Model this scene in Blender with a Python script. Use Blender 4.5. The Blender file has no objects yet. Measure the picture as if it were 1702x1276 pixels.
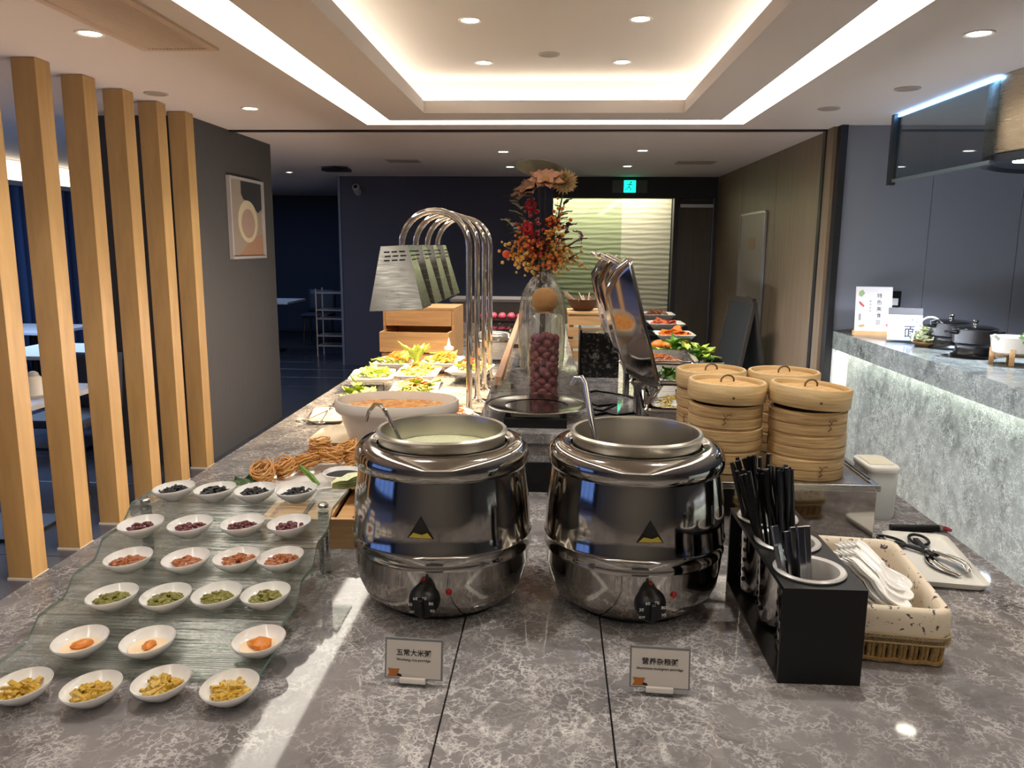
import bpy, math, random
from mathutils import Matrix, Vector, noise
R = math.radians
PI = math.pi
rnd = random.Random(11)
scene = bpy.context.scene
C = scene.collection

# ------------------------------------------------------------------ camera
FPX = 1300.0
fwd0 = Vector((925 - 851, 408 - 638, FPX)).normalized()          # depth axis seen from the lens
dwn = Vector((795 - 851, 7500.0, FPX)); dwn = (dwn - fwd0 * dwn.dot(fwd0)).normalized()
rgt = dwn.cross(fwd0)
row = lambda i: Vector((rgt[i], fwd0[i], -dwn[i]))
right, down, fwd = row(0), row(1), row(2)
cam = bpy.data.objects.new('camera', bpy.data.cameras.new('camera'))
C.objects.link(cam)
mw = Matrix((right, -down, -fwd)).transposed().to_4x4()
mw.translation = (0, 0, 1.56)
cam.matrix_world = mw
cam.data.sensor_width = 36.0
cam.data.lens = FPX / 1702 * 36.0
cam.data.clip_start = 0.02
scene.camera = cam

# ------------------------------------------------------------------ world, exposure
world = bpy.data.worlds.new('world'); scene.world = world; world.use_nodes = True
world.node_tree.nodes['Background'].inputs[0].default_value = (0.30, 0.34, 0.42, 1)
world.node_tree.nodes['Background'].inputs[1].default_value = 0.06
scene.view_settings.view_transform = 'Standard'
scene.view_settings.look = 'None'
scene.view_settings.gamma = 1.0
scene.view_settings.use_curve_mapping = False
scene.view_settings.exposure = 1.3
try:
    scene.cycles.use_denoising = True
    scene.cycles.max_bounces = 10
    scene.cycles.transparent_max_bounces = 24
    scene.cycles.caustics_reflective = False
    scene.cycles.caustics_refractive = False
    scene.cycles.sample_clamp_indirect = 4.0
except Exception:
    pass

STRIP_E = 3.0        # luminous ceiling strip
COVE_E = 4.2         # hidden LED in the tray
SPOT_W = 17.0        # recessed downlights
HEAT_W = 14.0        # food heat lamps
FILL_E = 28.0       # added fill band hidden under the counter overhang

# ------------------------------------------------------------------ materials
MATS = {}
def srgb(r, g, b):
    f = lambda c: (c / 255 / 12.92) if c / 255 <= 0.04045 else ((c / 255 + 0.055) / 1.055) ** 2.4
    return (f(r), f(g), f(b), 1)
class NT:
    def __init__(s, name):
        m = bpy.data.materials.new(name); m.use_nodes = True; s.m = m; s.t = m.node_tree; s.n = s.t.nodes
        s.p = s.n['Principled BSDF']; s.out = s.n['Material Output']; s.co = None
    def add(s, typ, **kw):
        nd = s.n.new(typ)
        for k, v in kw.items(): setattr(nd, k, v)
        return nd
    def link(s, a, b): s.t.links.new(a, b)
    def coord(s, scale=(1, 1, 1), kind='Object'):
        tc = s.add('ShaderNodeTexCoord'); mp = s.add('ShaderNodeMapping'); mp.inputs['Scale'].default_value = scale
        s.link(tc.outputs[kind], mp.inputs['Vector']); return mp.outputs['Vector']
    def noise(s, vec, scale, detail=3, rough=0.5, dist=0.0):
        nz = s.add('ShaderNodeTexNoise'); nz.inputs['Scale'].default_value = scale; nz.inputs['Detail'].default_value = detail
        nz.inputs['Roughness'].default_value = rough; nz.inputs['Distortion'].default_value = dist
        s.link(vec, nz.inputs['Vector']); return nz
    def ramp(s, fac, stops):
        r = s.add('ShaderNodeValToRGB'); e = r.color_ramp.elements
        while len(e) < len(stops): e.new(0.5)
        for el, (p, c) in zip(e, stops): el.position = p; el.color = c
        s.link(fac, r.inputs['Fac']); return r.outputs['Color']
    def mix(s, fac, a, b, mode='MIX'):
        m = s.add('ShaderNodeMix', data_type='RGBA', blend_type=mode)
        for sock, v in ((m.inputs[0], fac), (m.inputs[6], a), (m.inputs[7], b)):
            if hasattr(v, 'is_output'): s.link(v, sock)
            else: sock.default_value = v
        return m.outputs[2]
    def bump(s, h, strength=0.3, dist=0.002):
        b = s.add('ShaderNodeBump'); b.inputs['Strength'].default_value = strength; b.inputs['Distance'].default_value = dist
        s.link(h, b.inputs['Height']); s.link(b.outputs['Normal'], s.p.inputs['Normal'])
    def set(s, **kw):
        for k, v in kw.items(): s.p.inputs[k.replace('_', ' ')].default_value = v
def mat(name, col, rough=0.5, metal=0.0, var=0.0, vscale=(6, 6, 6), bump=0.0, nscale=5, coat=0.0, emit=None, es=1.0, sss=0.0, spec=0.5):
    if name in MATS: return MATS[name]
    k = NT(name); c = srgb(*col)
    k.set(Base_Color=c, Roughness=rough, Metallic=metal)
    k.p.inputs['Specular IOR Level'].default_value = spec
    if coat: k.p.inputs['Coat Weight'].default_value = coat; k.p.inputs['Coat Roughness'].default_value = 0.08
    if sss: k.p.inputs['Subsurface Weight'].default_value = sss; k.p.inputs['Subsurface Radius'].default_value = (0.01, 0.006, 0.004)
    if emit: k.p.inputs['Emission Color'].default_value = srgb(*emit); k.p.inputs['Emission Strength'].default_value = es
    if var or bump:
        v = k.coord(vscale); nz = k.noise(v, nscale, 4, 0.6)
        if var:
            lo = tuple(x * (1 - var) for x in c[:3]) + (1,); hi = tuple(min(1, x * (1 + var)) for x in c[:3]) + (1,)
            k.link(k.ramp(nz.outputs['Fac'], [(0.3, lo), (0.7, hi)]), k.p.inputs['Base Color'])
        if bump: k.bump(nz.outputs['Fac'], bump)
    MATS[name] = k.m; return k.m
def wood(name, lo, hi, scale=(30, 3, 30), rough=0.45, dist=1.2):
    if name in MATS: return MATS[name]
    k = NT(name); v = k.coord(scale); nz = k.noise(v, 1.4, 6, 0.62, dist)
    k.link(k.ramp(nz.outputs['Fac'], [(0.3, srgb(*lo)), (0.7, srgb(*hi))]), k.p.inputs['Base Color'])
    k.set(Roughness=rough); k.bump(nz.outputs['Fac'], 0.12, 0.001); MATS[name] = k.m; return k.m
def steel(name, col=(205, 203, 198), rough=0.12, scale=None, bump=0.0):
    if name in MATS: return MATS[name]
    k = NT(name); k.set(Base_Color=srgb(*col), Metallic=1.0, Roughness=rough)
    if scale:
        v = k.coord(scale); nz = k.noise(v, 6, 3)
        k.link(k.ramp(nz.outputs['Fac'], [(0.25, (rough * 0.7,) * 3 + (1,)), (0.75, (rough * 1.5,) * 3 + (1,))]), k.p.inputs['Roughness'])
        if bump: k.bump(nz.outputs['Fac'], bump, 0.0005)
    MATS[name] = k.m; return k.m
def glass(name, tint=(240, 248, 244), rough=0.02, refl=1.0, ribs=None, ribdist=0.004, milk=0.0):
    """thin clear glass: fresnel mix of transparent and glossy"""
    if name in MATS: return MATS[name]
    k = NT(name); k.n.remove(k.p)
    tr = k.add('ShaderNodeBsdfTransparent'); tr.inputs[0].default_value = srgb(*tint)
    gl = k.add('ShaderNodeBsdfGlossy'); gl.inputs['Roughness'].default_value = rough
    fr = k.add('ShaderNodeLayerWeight'); fr.inputs['Blend'].default_value = 0.5; pw = k.add('ShaderNodeMath', operation='POWER'); pw.inputs[1].default_value = 4.0; ma = k.add('ShaderNodeMath', operation='MULTIPLY_ADD'); ma.inputs[1].default_value = 0.92; ma.inputs[2].default_value = 0.045
    k.link(fr.outputs['Facing'], pw.inputs[0]); k.link(pw.outputs[0], ma.inputs[0])
    mu = k.add('ShaderNodeMath', operation='MULTIPLY'); mu.inputs[1].default_value = refl; mu.use_clamp = True
    mx = k.add('ShaderNodeMixShader')
    if ribs:
        v = k.coord(ribs); nz = k.noise(v, 1.0, 3, 0.6); b = k.add('ShaderNodeBump'); b.inputs['Strength'].default_value = 0.9; b.inputs['Distance'].default_value = ribdist
        k.link(nz.outputs['Fac'], b.inputs['Height']); k.link(b.outputs['Normal'], gl.inputs['Normal']); k.link(b.outputs['Normal'], fr.inputs['Normal'])
    k.link(ma.outputs[0], mu.inputs[0]); k.link(mu.outputs[0], mx.inputs[0]); src = tr
    if milk:
        df = k.add('ShaderNodeBsdfDiffuse'); df.inputs[0].default_value = (0.85, 0.86, 0.82, 1); m2_ = k.add('ShaderNodeMixShader'); m2_.inputs[0].default_value = milk
        if ribs: k.link(k.ramp(nz.outputs['Fac'], [(0.42, (milk * .3,) * 3 + (1,)), (0.66, (milk * 3.2,) * 3 + (1,))]), m2_.inputs[0])
        k.link(tr.outputs[0], m2_.inputs[1]); k.link(df.outputs[0], m2_.inputs[2]); src = m2_
    k.link(src.outputs[0], mx.inputs[1]); k.link(gl.outputs[0], mx.inputs[2])
    k.link(mx.outputs[0], k.out.inputs['Surface']); MATS[name] = k.m; return k.m
def stone(name, dark, midc, vein, scale=1.0, rough=0.09, veinamt=0.75):
    if name in MATS: return MATS[name]
    k = NT(name); v = k.coord((scale,) * 3)
    wz = k.noise(v, 7, 5, 0.6); 
    mixv = k.add('ShaderNodeMix', data_type='VECTOR'); mixv.inputs[0].default_value = 0.16
    k.link(v, mixv.inputs[4]); k.link(wz.outputs['Color'], mixv.inputs[5])
    big = k.noise(mixv.outputs[1], 5.5, 6, 0.68, 0.6)
    base = k.ramp(big.outputs['Fac'], [(0.3, srgb(*dark)), (0.5, srgb(*midc)), (0.68, tuple(x * 1.25 for x in srgb(*midc)[:3]) + (1,))])
    cur = base
    for sc, w, amt, seed in ((8, 0.022, veinamt * 0.9, 0), (19, 0.05, veinamt, 3), (46, 0.11, veinamt * 0.85, 7)):
        vo = k.add('ShaderNodeTexVoronoi', feature='DISTANCE_TO_EDGE'); vo.inputs['Scale'].default_value = sc
        ad = k.add('ShaderNodeVectorMath', operation='ADD'); ad.inputs[1].default_value = (seed, seed * 1.7, seed * 0.6)
        wn = k.noise(v, sc * 0.9, 4, 0.65); sm = k.add('ShaderNodeVectorMath', operation='SCALE'); sm.inputs['Scale'].default_value = 2.0 / sc
        k.link(wn.outputs['Color'], sm.inputs[0]); a2 = k.add('ShaderNodeVectorMath', operation='ADD')
        k.link(mixv.outputs[1], ad.inputs[0]); k.link(ad.outputs[0], a2.inputs[0]); k.link(sm.outputs[0], a2.inputs[1])
        k.link(a2.outputs[0], vo.inputs['Vector'])
        e = k.ramp(vo.outputs['Distance'], [(0.0, (amt,) * 3 + (1,)), (w, (0, 0, 0, 1))])
        mk = k.noise(v, sc * 0.22, 3, 0.6); mk2 = k.ramp(mk.outputs['Fac'], [(0.42, (0, 0, 0, 1)), (0.62, (1, 1, 1, 1))])
        fac = k.mix(1.0, e, mk2, 'MULTIPLY')
        cur = k.mix(fac, cur, srgb(*vein))
    k.link(cur, k.p.inputs['Base Color']); k.set(Roughness=rough); k.p.inputs['Specular IOR Level'].default_value = 0.34
    MATS[name] = k.m; return k.m
def glow(name, col, strength):
    if name in MATS: return MATS[name]
    k = NT(name); k.n.remove(k.p); e = k.add('ShaderNodeEmission'); e.inputs[0].default_value = srgb(*col); e.inputs[1].default_value = strength
    k.link(e.outputs[0], k.out.inputs['Surface']); MATS[name] = k.m; return k.m
def printmat(name, base, blot, scale, thresh=0.62, rough=0.8):
    if name in MATS: return MATS[name]
    k = NT(name); v = k.coord((scale,) * 3); nz = k.noise(v, 1.0, 4, 0.6, 0.4); c = k.noise(v, 0.35, 1)
    f = k.ramp(nz.outputs['Fac'], [(thresh, (0, 0, 0, 1)), (thresh + 0.03, (1, 1, 1, 1))])
    b = k.ramp(c.outputs['Fac'], [(0.4, srgb(*blot[0])), (0.55, srgb(*blot[1]))])
    k.link(k.mix(f, srgb(*base), b), k.p.inputs['Base Color']); k.set(Roughness=rough); MATS[name] = k.m; return k.m

STONE = stone('grey_marble', (84, 81, 82), (122, 118, 118), (214, 210, 208), 1.0, 0.045)
STONE_BAR = stone('bar_marble', (70, 72, 69), (104, 107, 102), (172, 176, 168), 1.3, 0.16, 0.8)
SOFFIT = mat('ceiling_paint', (212, 203, 198), 0.85)
TRAYP = mat('tray_paint', (222, 214, 204), 0.85)
STRIP = glow('strip_diffuser', (255, 246, 230), STRIP_E)
COVE = glow('cove_led', (255, 248, 234), COVE_E)
LAMPGLOW = glow('downlight_glow', (255, 244, 224), 9.0)
WHITE = mat('white_plastic', (232, 230, 226), 0.4)
CERAM = mat('white_ceramic', (236, 234, 230), 0.14, coat=0.4)
BLACK = mat('black_plastic', (11, 11, 12), 0.4, spec=0.35)
BLACKM = mat('black_metal', (24, 23, 24), 0.42, 0.0)
STEEL = steel('polished_steel', rough=0.09)
STEELB = steel('brushed_steel', (190, 190, 188), 0.24, (2, 2, 60))
KETTLE = steel('kettle_steel', (172, 168, 162), 0.085, (1.2, 1.2, 20))
CHROME = steel('chrome', (225, 222, 216), 0.05)
MIRROR = steel('mirror_steel', (178, 174, 170), 0.07)
CLEAR = glass('clear_glass', (246, 250, 248))
ACRYL = glass('acrylic', (232, 238, 236), 0.03, 1.3)
OAK = wood('oak_post', (150, 120, 76), (172, 140, 90), (14, 14, 1.6), 0.5, 0.4)
PINE = wood('oak_veneer', (186, 140, 92), (216, 174, 124), (2.0, 40, 26), 0.42, 1.0)
DARKW = wood('brown_veneer', (104, 86, 66), (124, 104, 82), (16, 16, 1.0), 0.45, 0.3)
BAMBOO = wood('bamboo', (156, 120, 76), (224, 194, 142), (6, 6, 120), 0.45, 0.5)
BAMBOOL = wood('bamboo_light', (184, 150, 100), (230, 202, 150), (6, 6, 120), 0.45, 0.5)
NAVY = mat('navy_wall', (60, 63, 80), 0.7)
GREYW = mat('grey_wallpaper', (62, 62, 63), 0.75, var=0.06, vscale=(8, 8, 1.5), bump=0.1)
GREYP = mat('grey_panel', (124, 126, 134), 0.45)

# ------------------------------------------------------------------ mesh helpers
class MB:
    def __init__(s): s.v = []; s.f = []
    def raw(s, vs, fs, M=None):
        o = len(s.v)
        s.v += [tuple(M @ Vector(p)) if M is not None else tuple(p) for p in vs]
        s.f += [tuple(i + o for i in f) for f in fs]; return s
    def box(s, x0, x1, y0, y1, z0, z1, M=None):
        return s.raw([(x0, y0, z0), (x1, y0, z0), (x1, y1, z0), (x0, y1, z0), (x0, y0, z1), (x1, y0, z1), (x1, y1, z1), (x0, y1, z1)],
                     [(0, 3, 2, 1), (4, 5, 6, 7), (0, 1, 5, 4), (1, 2, 6, 5), (2, 3, 7, 6), (3, 0, 4, 7)], M)
    def lathe(s, prof, n=32, M=None, a0=0, a1=2 * PI):
        full = abs(a1 - a0 - 2 * PI) < 1e-6; m = n if full else n + 1; vs = []; fs = []; idx = []
        for r, z in prof:
            if r < 1e-6: idx.append([len(vs)] * m); vs.append((0, 0, z))
            else:
                st = len(vs); idx.append(list(range(st, st + m)))
                vs += [(r * math.cos(a0 + (a1 - a0) * i / n), r * math.sin(a0 + (a1 - a0) * i / n), z) for i in range(m)]
        for k in range(len(prof) - 1):
            A, B = idx[k], idx[k + 1]
            for i in range(n):
                j = (i + 1) % m
                q = [A[i], A[j], B[j], B[i]]; q2 = []
                for t in q:
                    if t not in q2: q2.append(t)
                if len(q2) > 2: fs.append(tuple(q2))
        return s.raw(vs, fs, M)
    def tube(s, pts, r, n=8, M=None, caps=True, closed=False):
        P = [Vector(p) for p in pts]; L = len(P); rr = r if isinstance(r, (list, tuple)) else [r] * L
        vs = []; up = Vector((0, 0, 1)); prev = None
        for i in range(L):
            a = P[i - 1] if (i > 0 or closed) else P[i]; b = P[(i + 1) % L] if (i < L - 1 or closed) else P[i]
            t = (b - a).normalized() if (b - a).length > 1e-9 else Vector((0, 0, 1))
            if prev is None:
                ref = up if abs(t.z) < 0.9 else Vector((1, 0, 0)); nrm = (ref - t * ref.dot(t)).normalized()
            else:
                nrm = prev - t * prev.dot(t); nrm = nrm.normalized() if nrm.length > 1e-6 else t.orthogonal().normalized()
            prev = nrm; bn = t.cross(nrm)
            vs += [P[i] + (nrm * math.cos(2 * PI * k / n) + bn * math.sin(2 * PI * k / n)) * rr[i] for k in range(n)]
        fs = []
        for i in range(L if closed else L - 1):
            for k in range(n):
                a = i * n; b = ((i + 1) % L) * n
                fs.append((a + k, a + (k + 1) % n, b + (k + 1) % n, b + k))
        if caps and not closed: fs.append(tuple(range(n))[::-1]); fs.append(tuple((L - 1) * n + k for k in range(n)))
        return s.raw(vs, fs, M)
    def prism(s, poly, d0, d1, axis='y', M=None):
        n = len(poly)
        mk = {'y': lambda a, b, d: (a, d, b), 'x': lambda a, b, d: (d, a, b), 'z': lambda a, b, d: (a, b, d)}[axis]
        vs = [mk(a, b, d0) for a, b in poly] + [mk(a, b, d1) for a, b in poly]
        fs = [tuple(range(n)), tuple(range(n, 2 * n))[::-1]] + [(i, n + i, n + (i + 1) % n, (i + 1) % n) for i in range(n)]
        return s.raw(vs, fs, M)
    def ball(s, c, r, nu=8, nv=6, M=None, sq=(1, 1, 1), jit=0.0):
        prof = [(math.sin(PI * i / nv), -math.cos(PI * i / nv)) for i in range(nv + 1)]
        T = Matrix.Translation(c) @ (M if M is not None else Matrix.Identity(4)) @ Matrix.Diagonal((r * sq[0], r * sq[1], r * sq[2], 1))
        st = len(s.v); s.lathe(prof, nu, T)
        if jit:
            for i in range(st, len(s.v)):
                p = Vector(s.v[i]); d = (p - Vector(c)); k = 1 + jit * noise.noise(p * (2.2 / r)); s.v[i] = tuple(Vector(c) + d * k)
        return s
    def grid(s, fn, nu, nv, M=None):
        vs = [fn(i / nu, j / nv) for j in range(nv + 1) for i in range(nu + 1)]
        return s.raw(vs, [(j * (nu + 1) + i, j * (nu + 1) + i + 1, (j + 1) * (nu + 1) + i + 1, (j + 1) * (nu + 1) + i) for j in range(nv) for i in range(nu)], M)
    def build(s, name, m, parent=None, smooth=False, bev=0, solid=0, sub=0, sharp=0.7, label=None, kind=None):
        me = bpy.data.meshes.new(name); me.from_pydata(s.v, [], s.f); me.update()
        import bmesh
        b = bmesh.new(); b.from_mesh(me); bmesh.ops.recalc_face_normals(b, faces=b.faces); b.to_mesh(me); b.free()
        if smooth:
            for p in me.polygons: p.use_smooth = True
            me.set_sharp_from_angle(angle=sharp)
        me.materials.append(m)
        o = bpy.data.objects.new(name, me); C.objects.link(o)
        if parent: o.parent = parent
        if solid: md = o.modifiers.new('solid', 'SOLIDIFY'); md.thickness = solid; md.offset = 0
        if bev: md = o.modifiers.new('bevel', 'BEVEL'); md.width = bev; md.segments = 2; md.limit_method = 'ANGLE'
        if sub: md = o.modifiers.new('sub', 'SUBSURF'); md.levels = sub; md.render_levels = sub
        if label: o['label'] = label
        if kind: o['kind'] = kind
        return o
def tag(o, label, cat, group=None, kind=None):
    o['label'] = label; o['category'] = cat
    if group: o['group'] = group
    if kind: o['kind'] = kind
    return o
def thing(name, label, cat, loc=(0, 0, 0), rz=0, group=None):
    o = bpy.data.objects.new(name, None); C.objects.link(o); o.empty_display_size = 0.05
    o.location = loc; o.rotation_euler = (0, 0, rz); return tag(o, label, cat, group)
def place(o, loc, rz=0, rx=0, ry=0): o.location = loc; o.rotation_euler = (rx, ry, rz); return o
def dup(root, loc, rz=0, label=None, group=None, rot=None):
    r = root.copy(); C.objects.link(r); r.location = loc; r.rotation_euler = rot if rot else (0, 0, rz)
    if label: r['label'] = label
    if group: r['group'] = group
    for ch in list(root.children):
        c = ch.copy(); C.objects.link(c); c.parent = r
        for g in ch.children:
            d = g.copy(); C.objects.link(d); d.parent = c
    return r
def struct(name, mb, m, parent=None, **kw):
    o = mb.build(name, m, parent, **kw)
    if parent is None: o['kind'] = 'structure'
    return o
def bx(x0, x1, y0, y1, z0, z1): return MB().box(x0, x1, y0, y1, z0, z1)
def text(name, body, size, m, parent, loc, rot, align='CENTER', ext=0.0002, bold=0.0, vertical=False):
    cu = bpy.data.curves.new(name, 'FONT'); cu.body = body; cu.size = size; cu.align_x = align; cu.align_y = 'CENTER'; cu.extrude = ext; cu.offset = bold; cu.resolution_u = 3
    if vertical: cu.space_line = 0.85
    t = bpy.data.objects.new(name, cu); C.objects.link(t)
    bpy.context.view_layer.update()
    dg = bpy.context.evaluated_depsgraph_get()
    me = bpy.data.meshes.new_from_object(t.evaluated_get(dg)); bpy.data.objects.remove(t)
    me.materials.clear(); me.materials.append(m)
    o = bpy.data.objects.new(name, me); C.objects.link(o); o.parent = parent; o.location = loc; o.rotation_euler = rot; return o
def arc(cx, cz, r, a0, a1, n): return [(cx + r * math.cos(a0 + (a1 - a0) * i / n), cz + r * math.sin(a0 + (a1 - a0) * i / n)) for i in range(n + 1)]
def rrect(w, d, r, n=4):
    pts = []
    for cx, cy, a in ((w / 2 - r, d / 2 - r, 0), (-w / 2 + r, d / 2 - r, PI / 2), (-w / 2 + r, -d / 2 + r, PI), (w / 2 - r, -d / 2 + r, 1.5 * PI)):
        pts += arc(cx, cy, r, a, a + PI / 2, n)
    return pts
def loft(mb, rings, close=False, cap0=False, cap1=False, M=None):
    n = len(rings[0]); vs = [p for rg in rings for p in rg]; fs = []
    for k in range(len(rings) - 1):
        for i in range(n): fs.append((k * n + i, k * n + (i + 1) % n, (k + 1) * n + (i + 1) % n, (k + 1) * n + i))
    if cap0: fs.append(tuple(range(n)))
    if cap1: fs.append(tuple((len(rings) - 1) * n + i for i in range(n))[::-1])
    return mb.raw(vs, fs, M)
def rr_tray(mb, spec, n=4, cap0=True, cap1=True):
    """spec: list of (width, depth, radius, z)"""
    return loft(mb, [[(x, y, z) for x, y in rrect(w, d, r, n)] for w, d, r, z in spec], cap0=cap0, cap1=cap1)

ZC = 0.88      # counter top height
HC = 2.40      # ceiling height
# ================================================================== STRUCTURE
fl = struct('floor', bx(-7.5, 5.5, -4, 15, -0.12, -0.012), mat('floor_joint', (24, 26, 30), 0.6))
TILE = mat('floor_tile', (60, 64, 74), 0.22, var=0.12, vscale=(1, 1, 1), nscale=4)
tile_me = None
for ix in range(-11, -1):
    for iy in range(3, 18):
        x, y = ix * 0.6 + 0.3, iy * 0.6 + 0.9
        if tile_me is None:
            t = bx(-0.297, 0.297, -0.297, 0.297, -0.011, 0).build('floor_tile', TILE, fl, bev=0.0015); tile_me = t
        else:
            t = tile_me.copy(); C.objects.link(t); t.parent = fl
        t.location = (x, y, 0)
AISLE = mat('aisle_floor', (176, 162, 150), 0.35, var=0.08, vscale=(1, 1, 1))  # unseen aisle floor, kept pale to bounce light onto the ceiling
bx(-0.6, 5.5, -4, 7.6, -0.011, 0).build('aisle_bounce_floor', AISLE, fl); bx(-0.6, 5.5, 7.6, 15, -0.011, 0).build('tiled_area', TILE, fl)
bx(-7.5, -0.6, -4, 2.38, -0.011, 0).build('aisle_bounce_floor', AISLE, fl)
bx(-2.1, -0.6, 2.385, 7.6, 0.0, 0.004).build('aisle_bounce_sheet', AISLE, fl)  # pale reflector sheet added over the hidden tiles

# ceiling: main soffit with ring slot and tray opening
ce = struct('ceiling', MB(), SOFFIT)
RX0, RX1, RY1, RY0 = -1.37, 1.29, 5.765, -2.6        # ring outer
QX0, QX1, QY1, QY0 = -1.165, 1.095, 5.57, -2.4       # ring inner
TX0, TX1, TY1, TY0 = -0.875, 0.80, 5.27, -2.1        # tray opening
def slab_ring(mb, o, i, z0, z1):
    (x0, x1, y0, y1), (a0, a1, b0, b1) = o, i
    mb.box(x0, a0, y0, y1, z0, z1); mb.box(a1, x1, y0, y1, z0, z1); mb.box(a0, a1, y0, b0, z0, z1); mb.box(a0, a1, b1, y1, z0, z1); return mb
slab_ring(MB(), (-7.5, 5.5, -4, 15), (RX0, RX1, RY0, RY1), HC, HC + 0.10).build('outer_soffit', SOFFIT, ce)
slab_ring(MB(), (QX0, QX1, QY0, QY1), (TX0, TX1, TY0, TY1), HC, HC + 0.08).build('inner_soffit', SOFFIT, ce)
bx(-7.5, 5.5, -4, 15, 2.78, 2.85).build('slab', SOFFIT, ce)
# recess walls above the inner soffit and the raised tray panel
slab_ring(MB(), (QX0, QX1, QY0, QY1), (TX0 - 0.24, TX1 + 0.24, TY0 - 0.24, TY1 + 0.24), HC + 0.081, 2.64).build('tray_wall', TRAYP, ce)
bx(QX0, QX1, QY0, QY1, 2.64, 2.70).build('tray_panel', TRAYP, ce)
# the lit ring: frosted diffuser set into the slot
rg = thing('ceiling_light_strip', 'long cream glowing light strip framing the raised ceiling tray', 'light', (0, 0, HC))
slab_ring(MB(), (RX0 + 0.004, RX1 - 0.004, RY0, RY1 - 0.004), (QX0 - 0.004, QX1 + 0.004, QY0, QY1 + 0.004), 0.022, 0.03).build('diffuser', STRIP, rg)
slab_ring(MB(), (RX0, RX1, RY0, RY1), (RX0 + 0.004, RX1 - 0.004, RY0 + 0.004, RY1 - 0.004), 0.0, 0.04).build('edge_trim', TRAYP, rg)
cv = thing('cove_led_strip', 'hidden LED strip washing the edge of the raised ceiling tray', 'light', (0, 0, HC + 0.09))
slab_ring(MB(), (TX0 - 0.17, TX1 + 0.17, TY0 - 0.17, TY1 + 0.17), (TX0 - 0.14, TX1 + 0.14, TY0 - 0.14, TY1 + 0.14), 0, 0.02).build('led_tape', COVE, cv)
# partition track line across the ceiling
struct('trim_1', bx(-2.48, 1.97, 6.0, 6.05, HC - 0.012, HC), BLACKM)
# back wall with openings (left passage, tiled lobby, door)
wb = struct('wall_back', bx(-2.75, -0.05, 10.0, 10.15, 0, HC), NAVY)
bx(-0.05, 1.97, 10.0, 10.15, 2.145, HC).build('lintel', mat('dark_lintel', (38, 37, 38), 0.7), wb)
bx(1.445, 1.50, 9.99, 10.15, 0, 2.145).build('jamb', BLACKM, wb)
bx(1.93, 1.97, 9.99, 10.15, 0, 2.145).build('jamb', BLACKM, wb)
bx(-2.765, -2.735, 9.985, 10.16, 0, HC).build('corner_bead', mat('corner_grey', (96, 102, 120), 0.5), wb)
# rippled pale wall of the lobby
def ripple(u, v):
    x = -0.6 + 2.1 * u; z = 0.0 + 2.3 * v
    return (x, 10.62 - 0.0022 * math.sin(2 * PI * z / 0.066 + 0.7 * math.sin(x * 11 + 9 * math.sin(z * 5.3))) , z)
struct('wall_lobby', MB().grid(ripple, 60, 340), mat('ripple_plaster', (204, 200, 176), 0.6), smooth=True, sharp=3.0)
struct('floor_lobby', bx(-0.6, 1.9, 10.16, 10.6, 0.001, 0.02), mat('lobby_floor', (196, 190, 176), 0.4))
struct('wall_lobby_side', bx(-0.62, -0.56, 10.15, 10.7, 0, HC), NAVY)
gp = thing('glass_door', 'clear greenish glass door panel in front of rippled plaster wall', 'door', (0.38, 10.2, 0))
bx(-0.5, 0.44, -0.006, 0.006, 0.02, 2.2).build('pane', glass('green_glass', (232, 240, 228), 0.02), gp)
bx(-0.43, 0.44, -0.012, 0.012, 0.0, 0.02).build('floor_channel', STEELB, gp)
dr = struct('door_1', bx(1.505, 1.925, 10.05, 10.09, 0, 2.03), wood('door_veneer', (66, 56, 40), (84, 72, 52), (14, 14, 1), 0.4))
bx(1.505, 1.925, 10.05, 10.09, 2.03, 2.14).build('transom', mat('transom_dark', (40, 39, 40), 0.5), dr)
bx(1.52, 1.925, 10.0, 10.05, 2.035, 2.075).build('door_closer', mat('closer_silver', (196, 196, 196), 0.35), dr)
bx(1.925, 1.945, 10.0, 10.04, 0, 2.145).build('edge_strip', mat('alu', (150, 150, 150), 0.3, 0.8), dr)
lt = thing('lobby_light', 'hidden linear light washing the rippled lobby wall', 'light', (0.5, 10.27, 2.36)); bx(-0.95, 0.92, -0.05, 0.05, 0, 0.03).build('tube', glow('lobby_tube', (255, 250, 230), 15.0), lt)
# right wood wall
wr = struct('wall_right', bx(1.985, 2.2, 6.05, 10.0, 0, HC), mat('panel_gap', (40, 34, 28), 0.6))
for i in range(3): bx(1.97, 1.985, 6.06 + i * 1.313, 6.06 + (i + 1) * 1.313 - 0.008, 0.0, HC).build('panel', DARKW, wr)
bx(1.93, 1.97, 6.0, 6.06, 0, HC).build('door_track', BLACKM, wr)
bx(1.94, 2.2, 5.86, 6.0, 0, HC).build('end_panel', DARKW, wr)
bx(1.965, 2.01, 5.775, 5.86, 0, HC).build('metal_edge', BLACKM, wr)
# fire cabinet in the wood wall
fc = thing('fire_cabinet', 'flush pale metal cabinet door set in brown wood wall', 'cabinet', (1.965, 8.1, 0.55))
bx(-0.012, 0.0, -0.48, 0.48, 0, 1.33).build('door', mat('cabinet_grey', (138, 128, 116), 0.45), fc)
bx(-0.02, -0.0, 0.48, 0.50, 0, 1.34).build('frame', mat('alu', (150, 150, 150), 0.3, 0.8), fc); bx(-0.02, 0, -0.50, -0.48, 0, 1.34).build('frame', MATS['alu'], fc); bx(-0.02, 0, -0.48, 0.48, 1.33, 1.35).build('frame', MATS['alu'], fc)
bx(-0.016, -0.012, -0.12, 0.10, 0.98, 1.10).build('sign_plate', mat('plate_ochre', (150, 118, 78), 0.5), fc)
bx(-0.016, -0.012, -0.10, 0.08, 0.42, 0.52).build('vent_plate', mat('plate_grey', (92, 90, 86), 0.5), fc)
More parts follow.
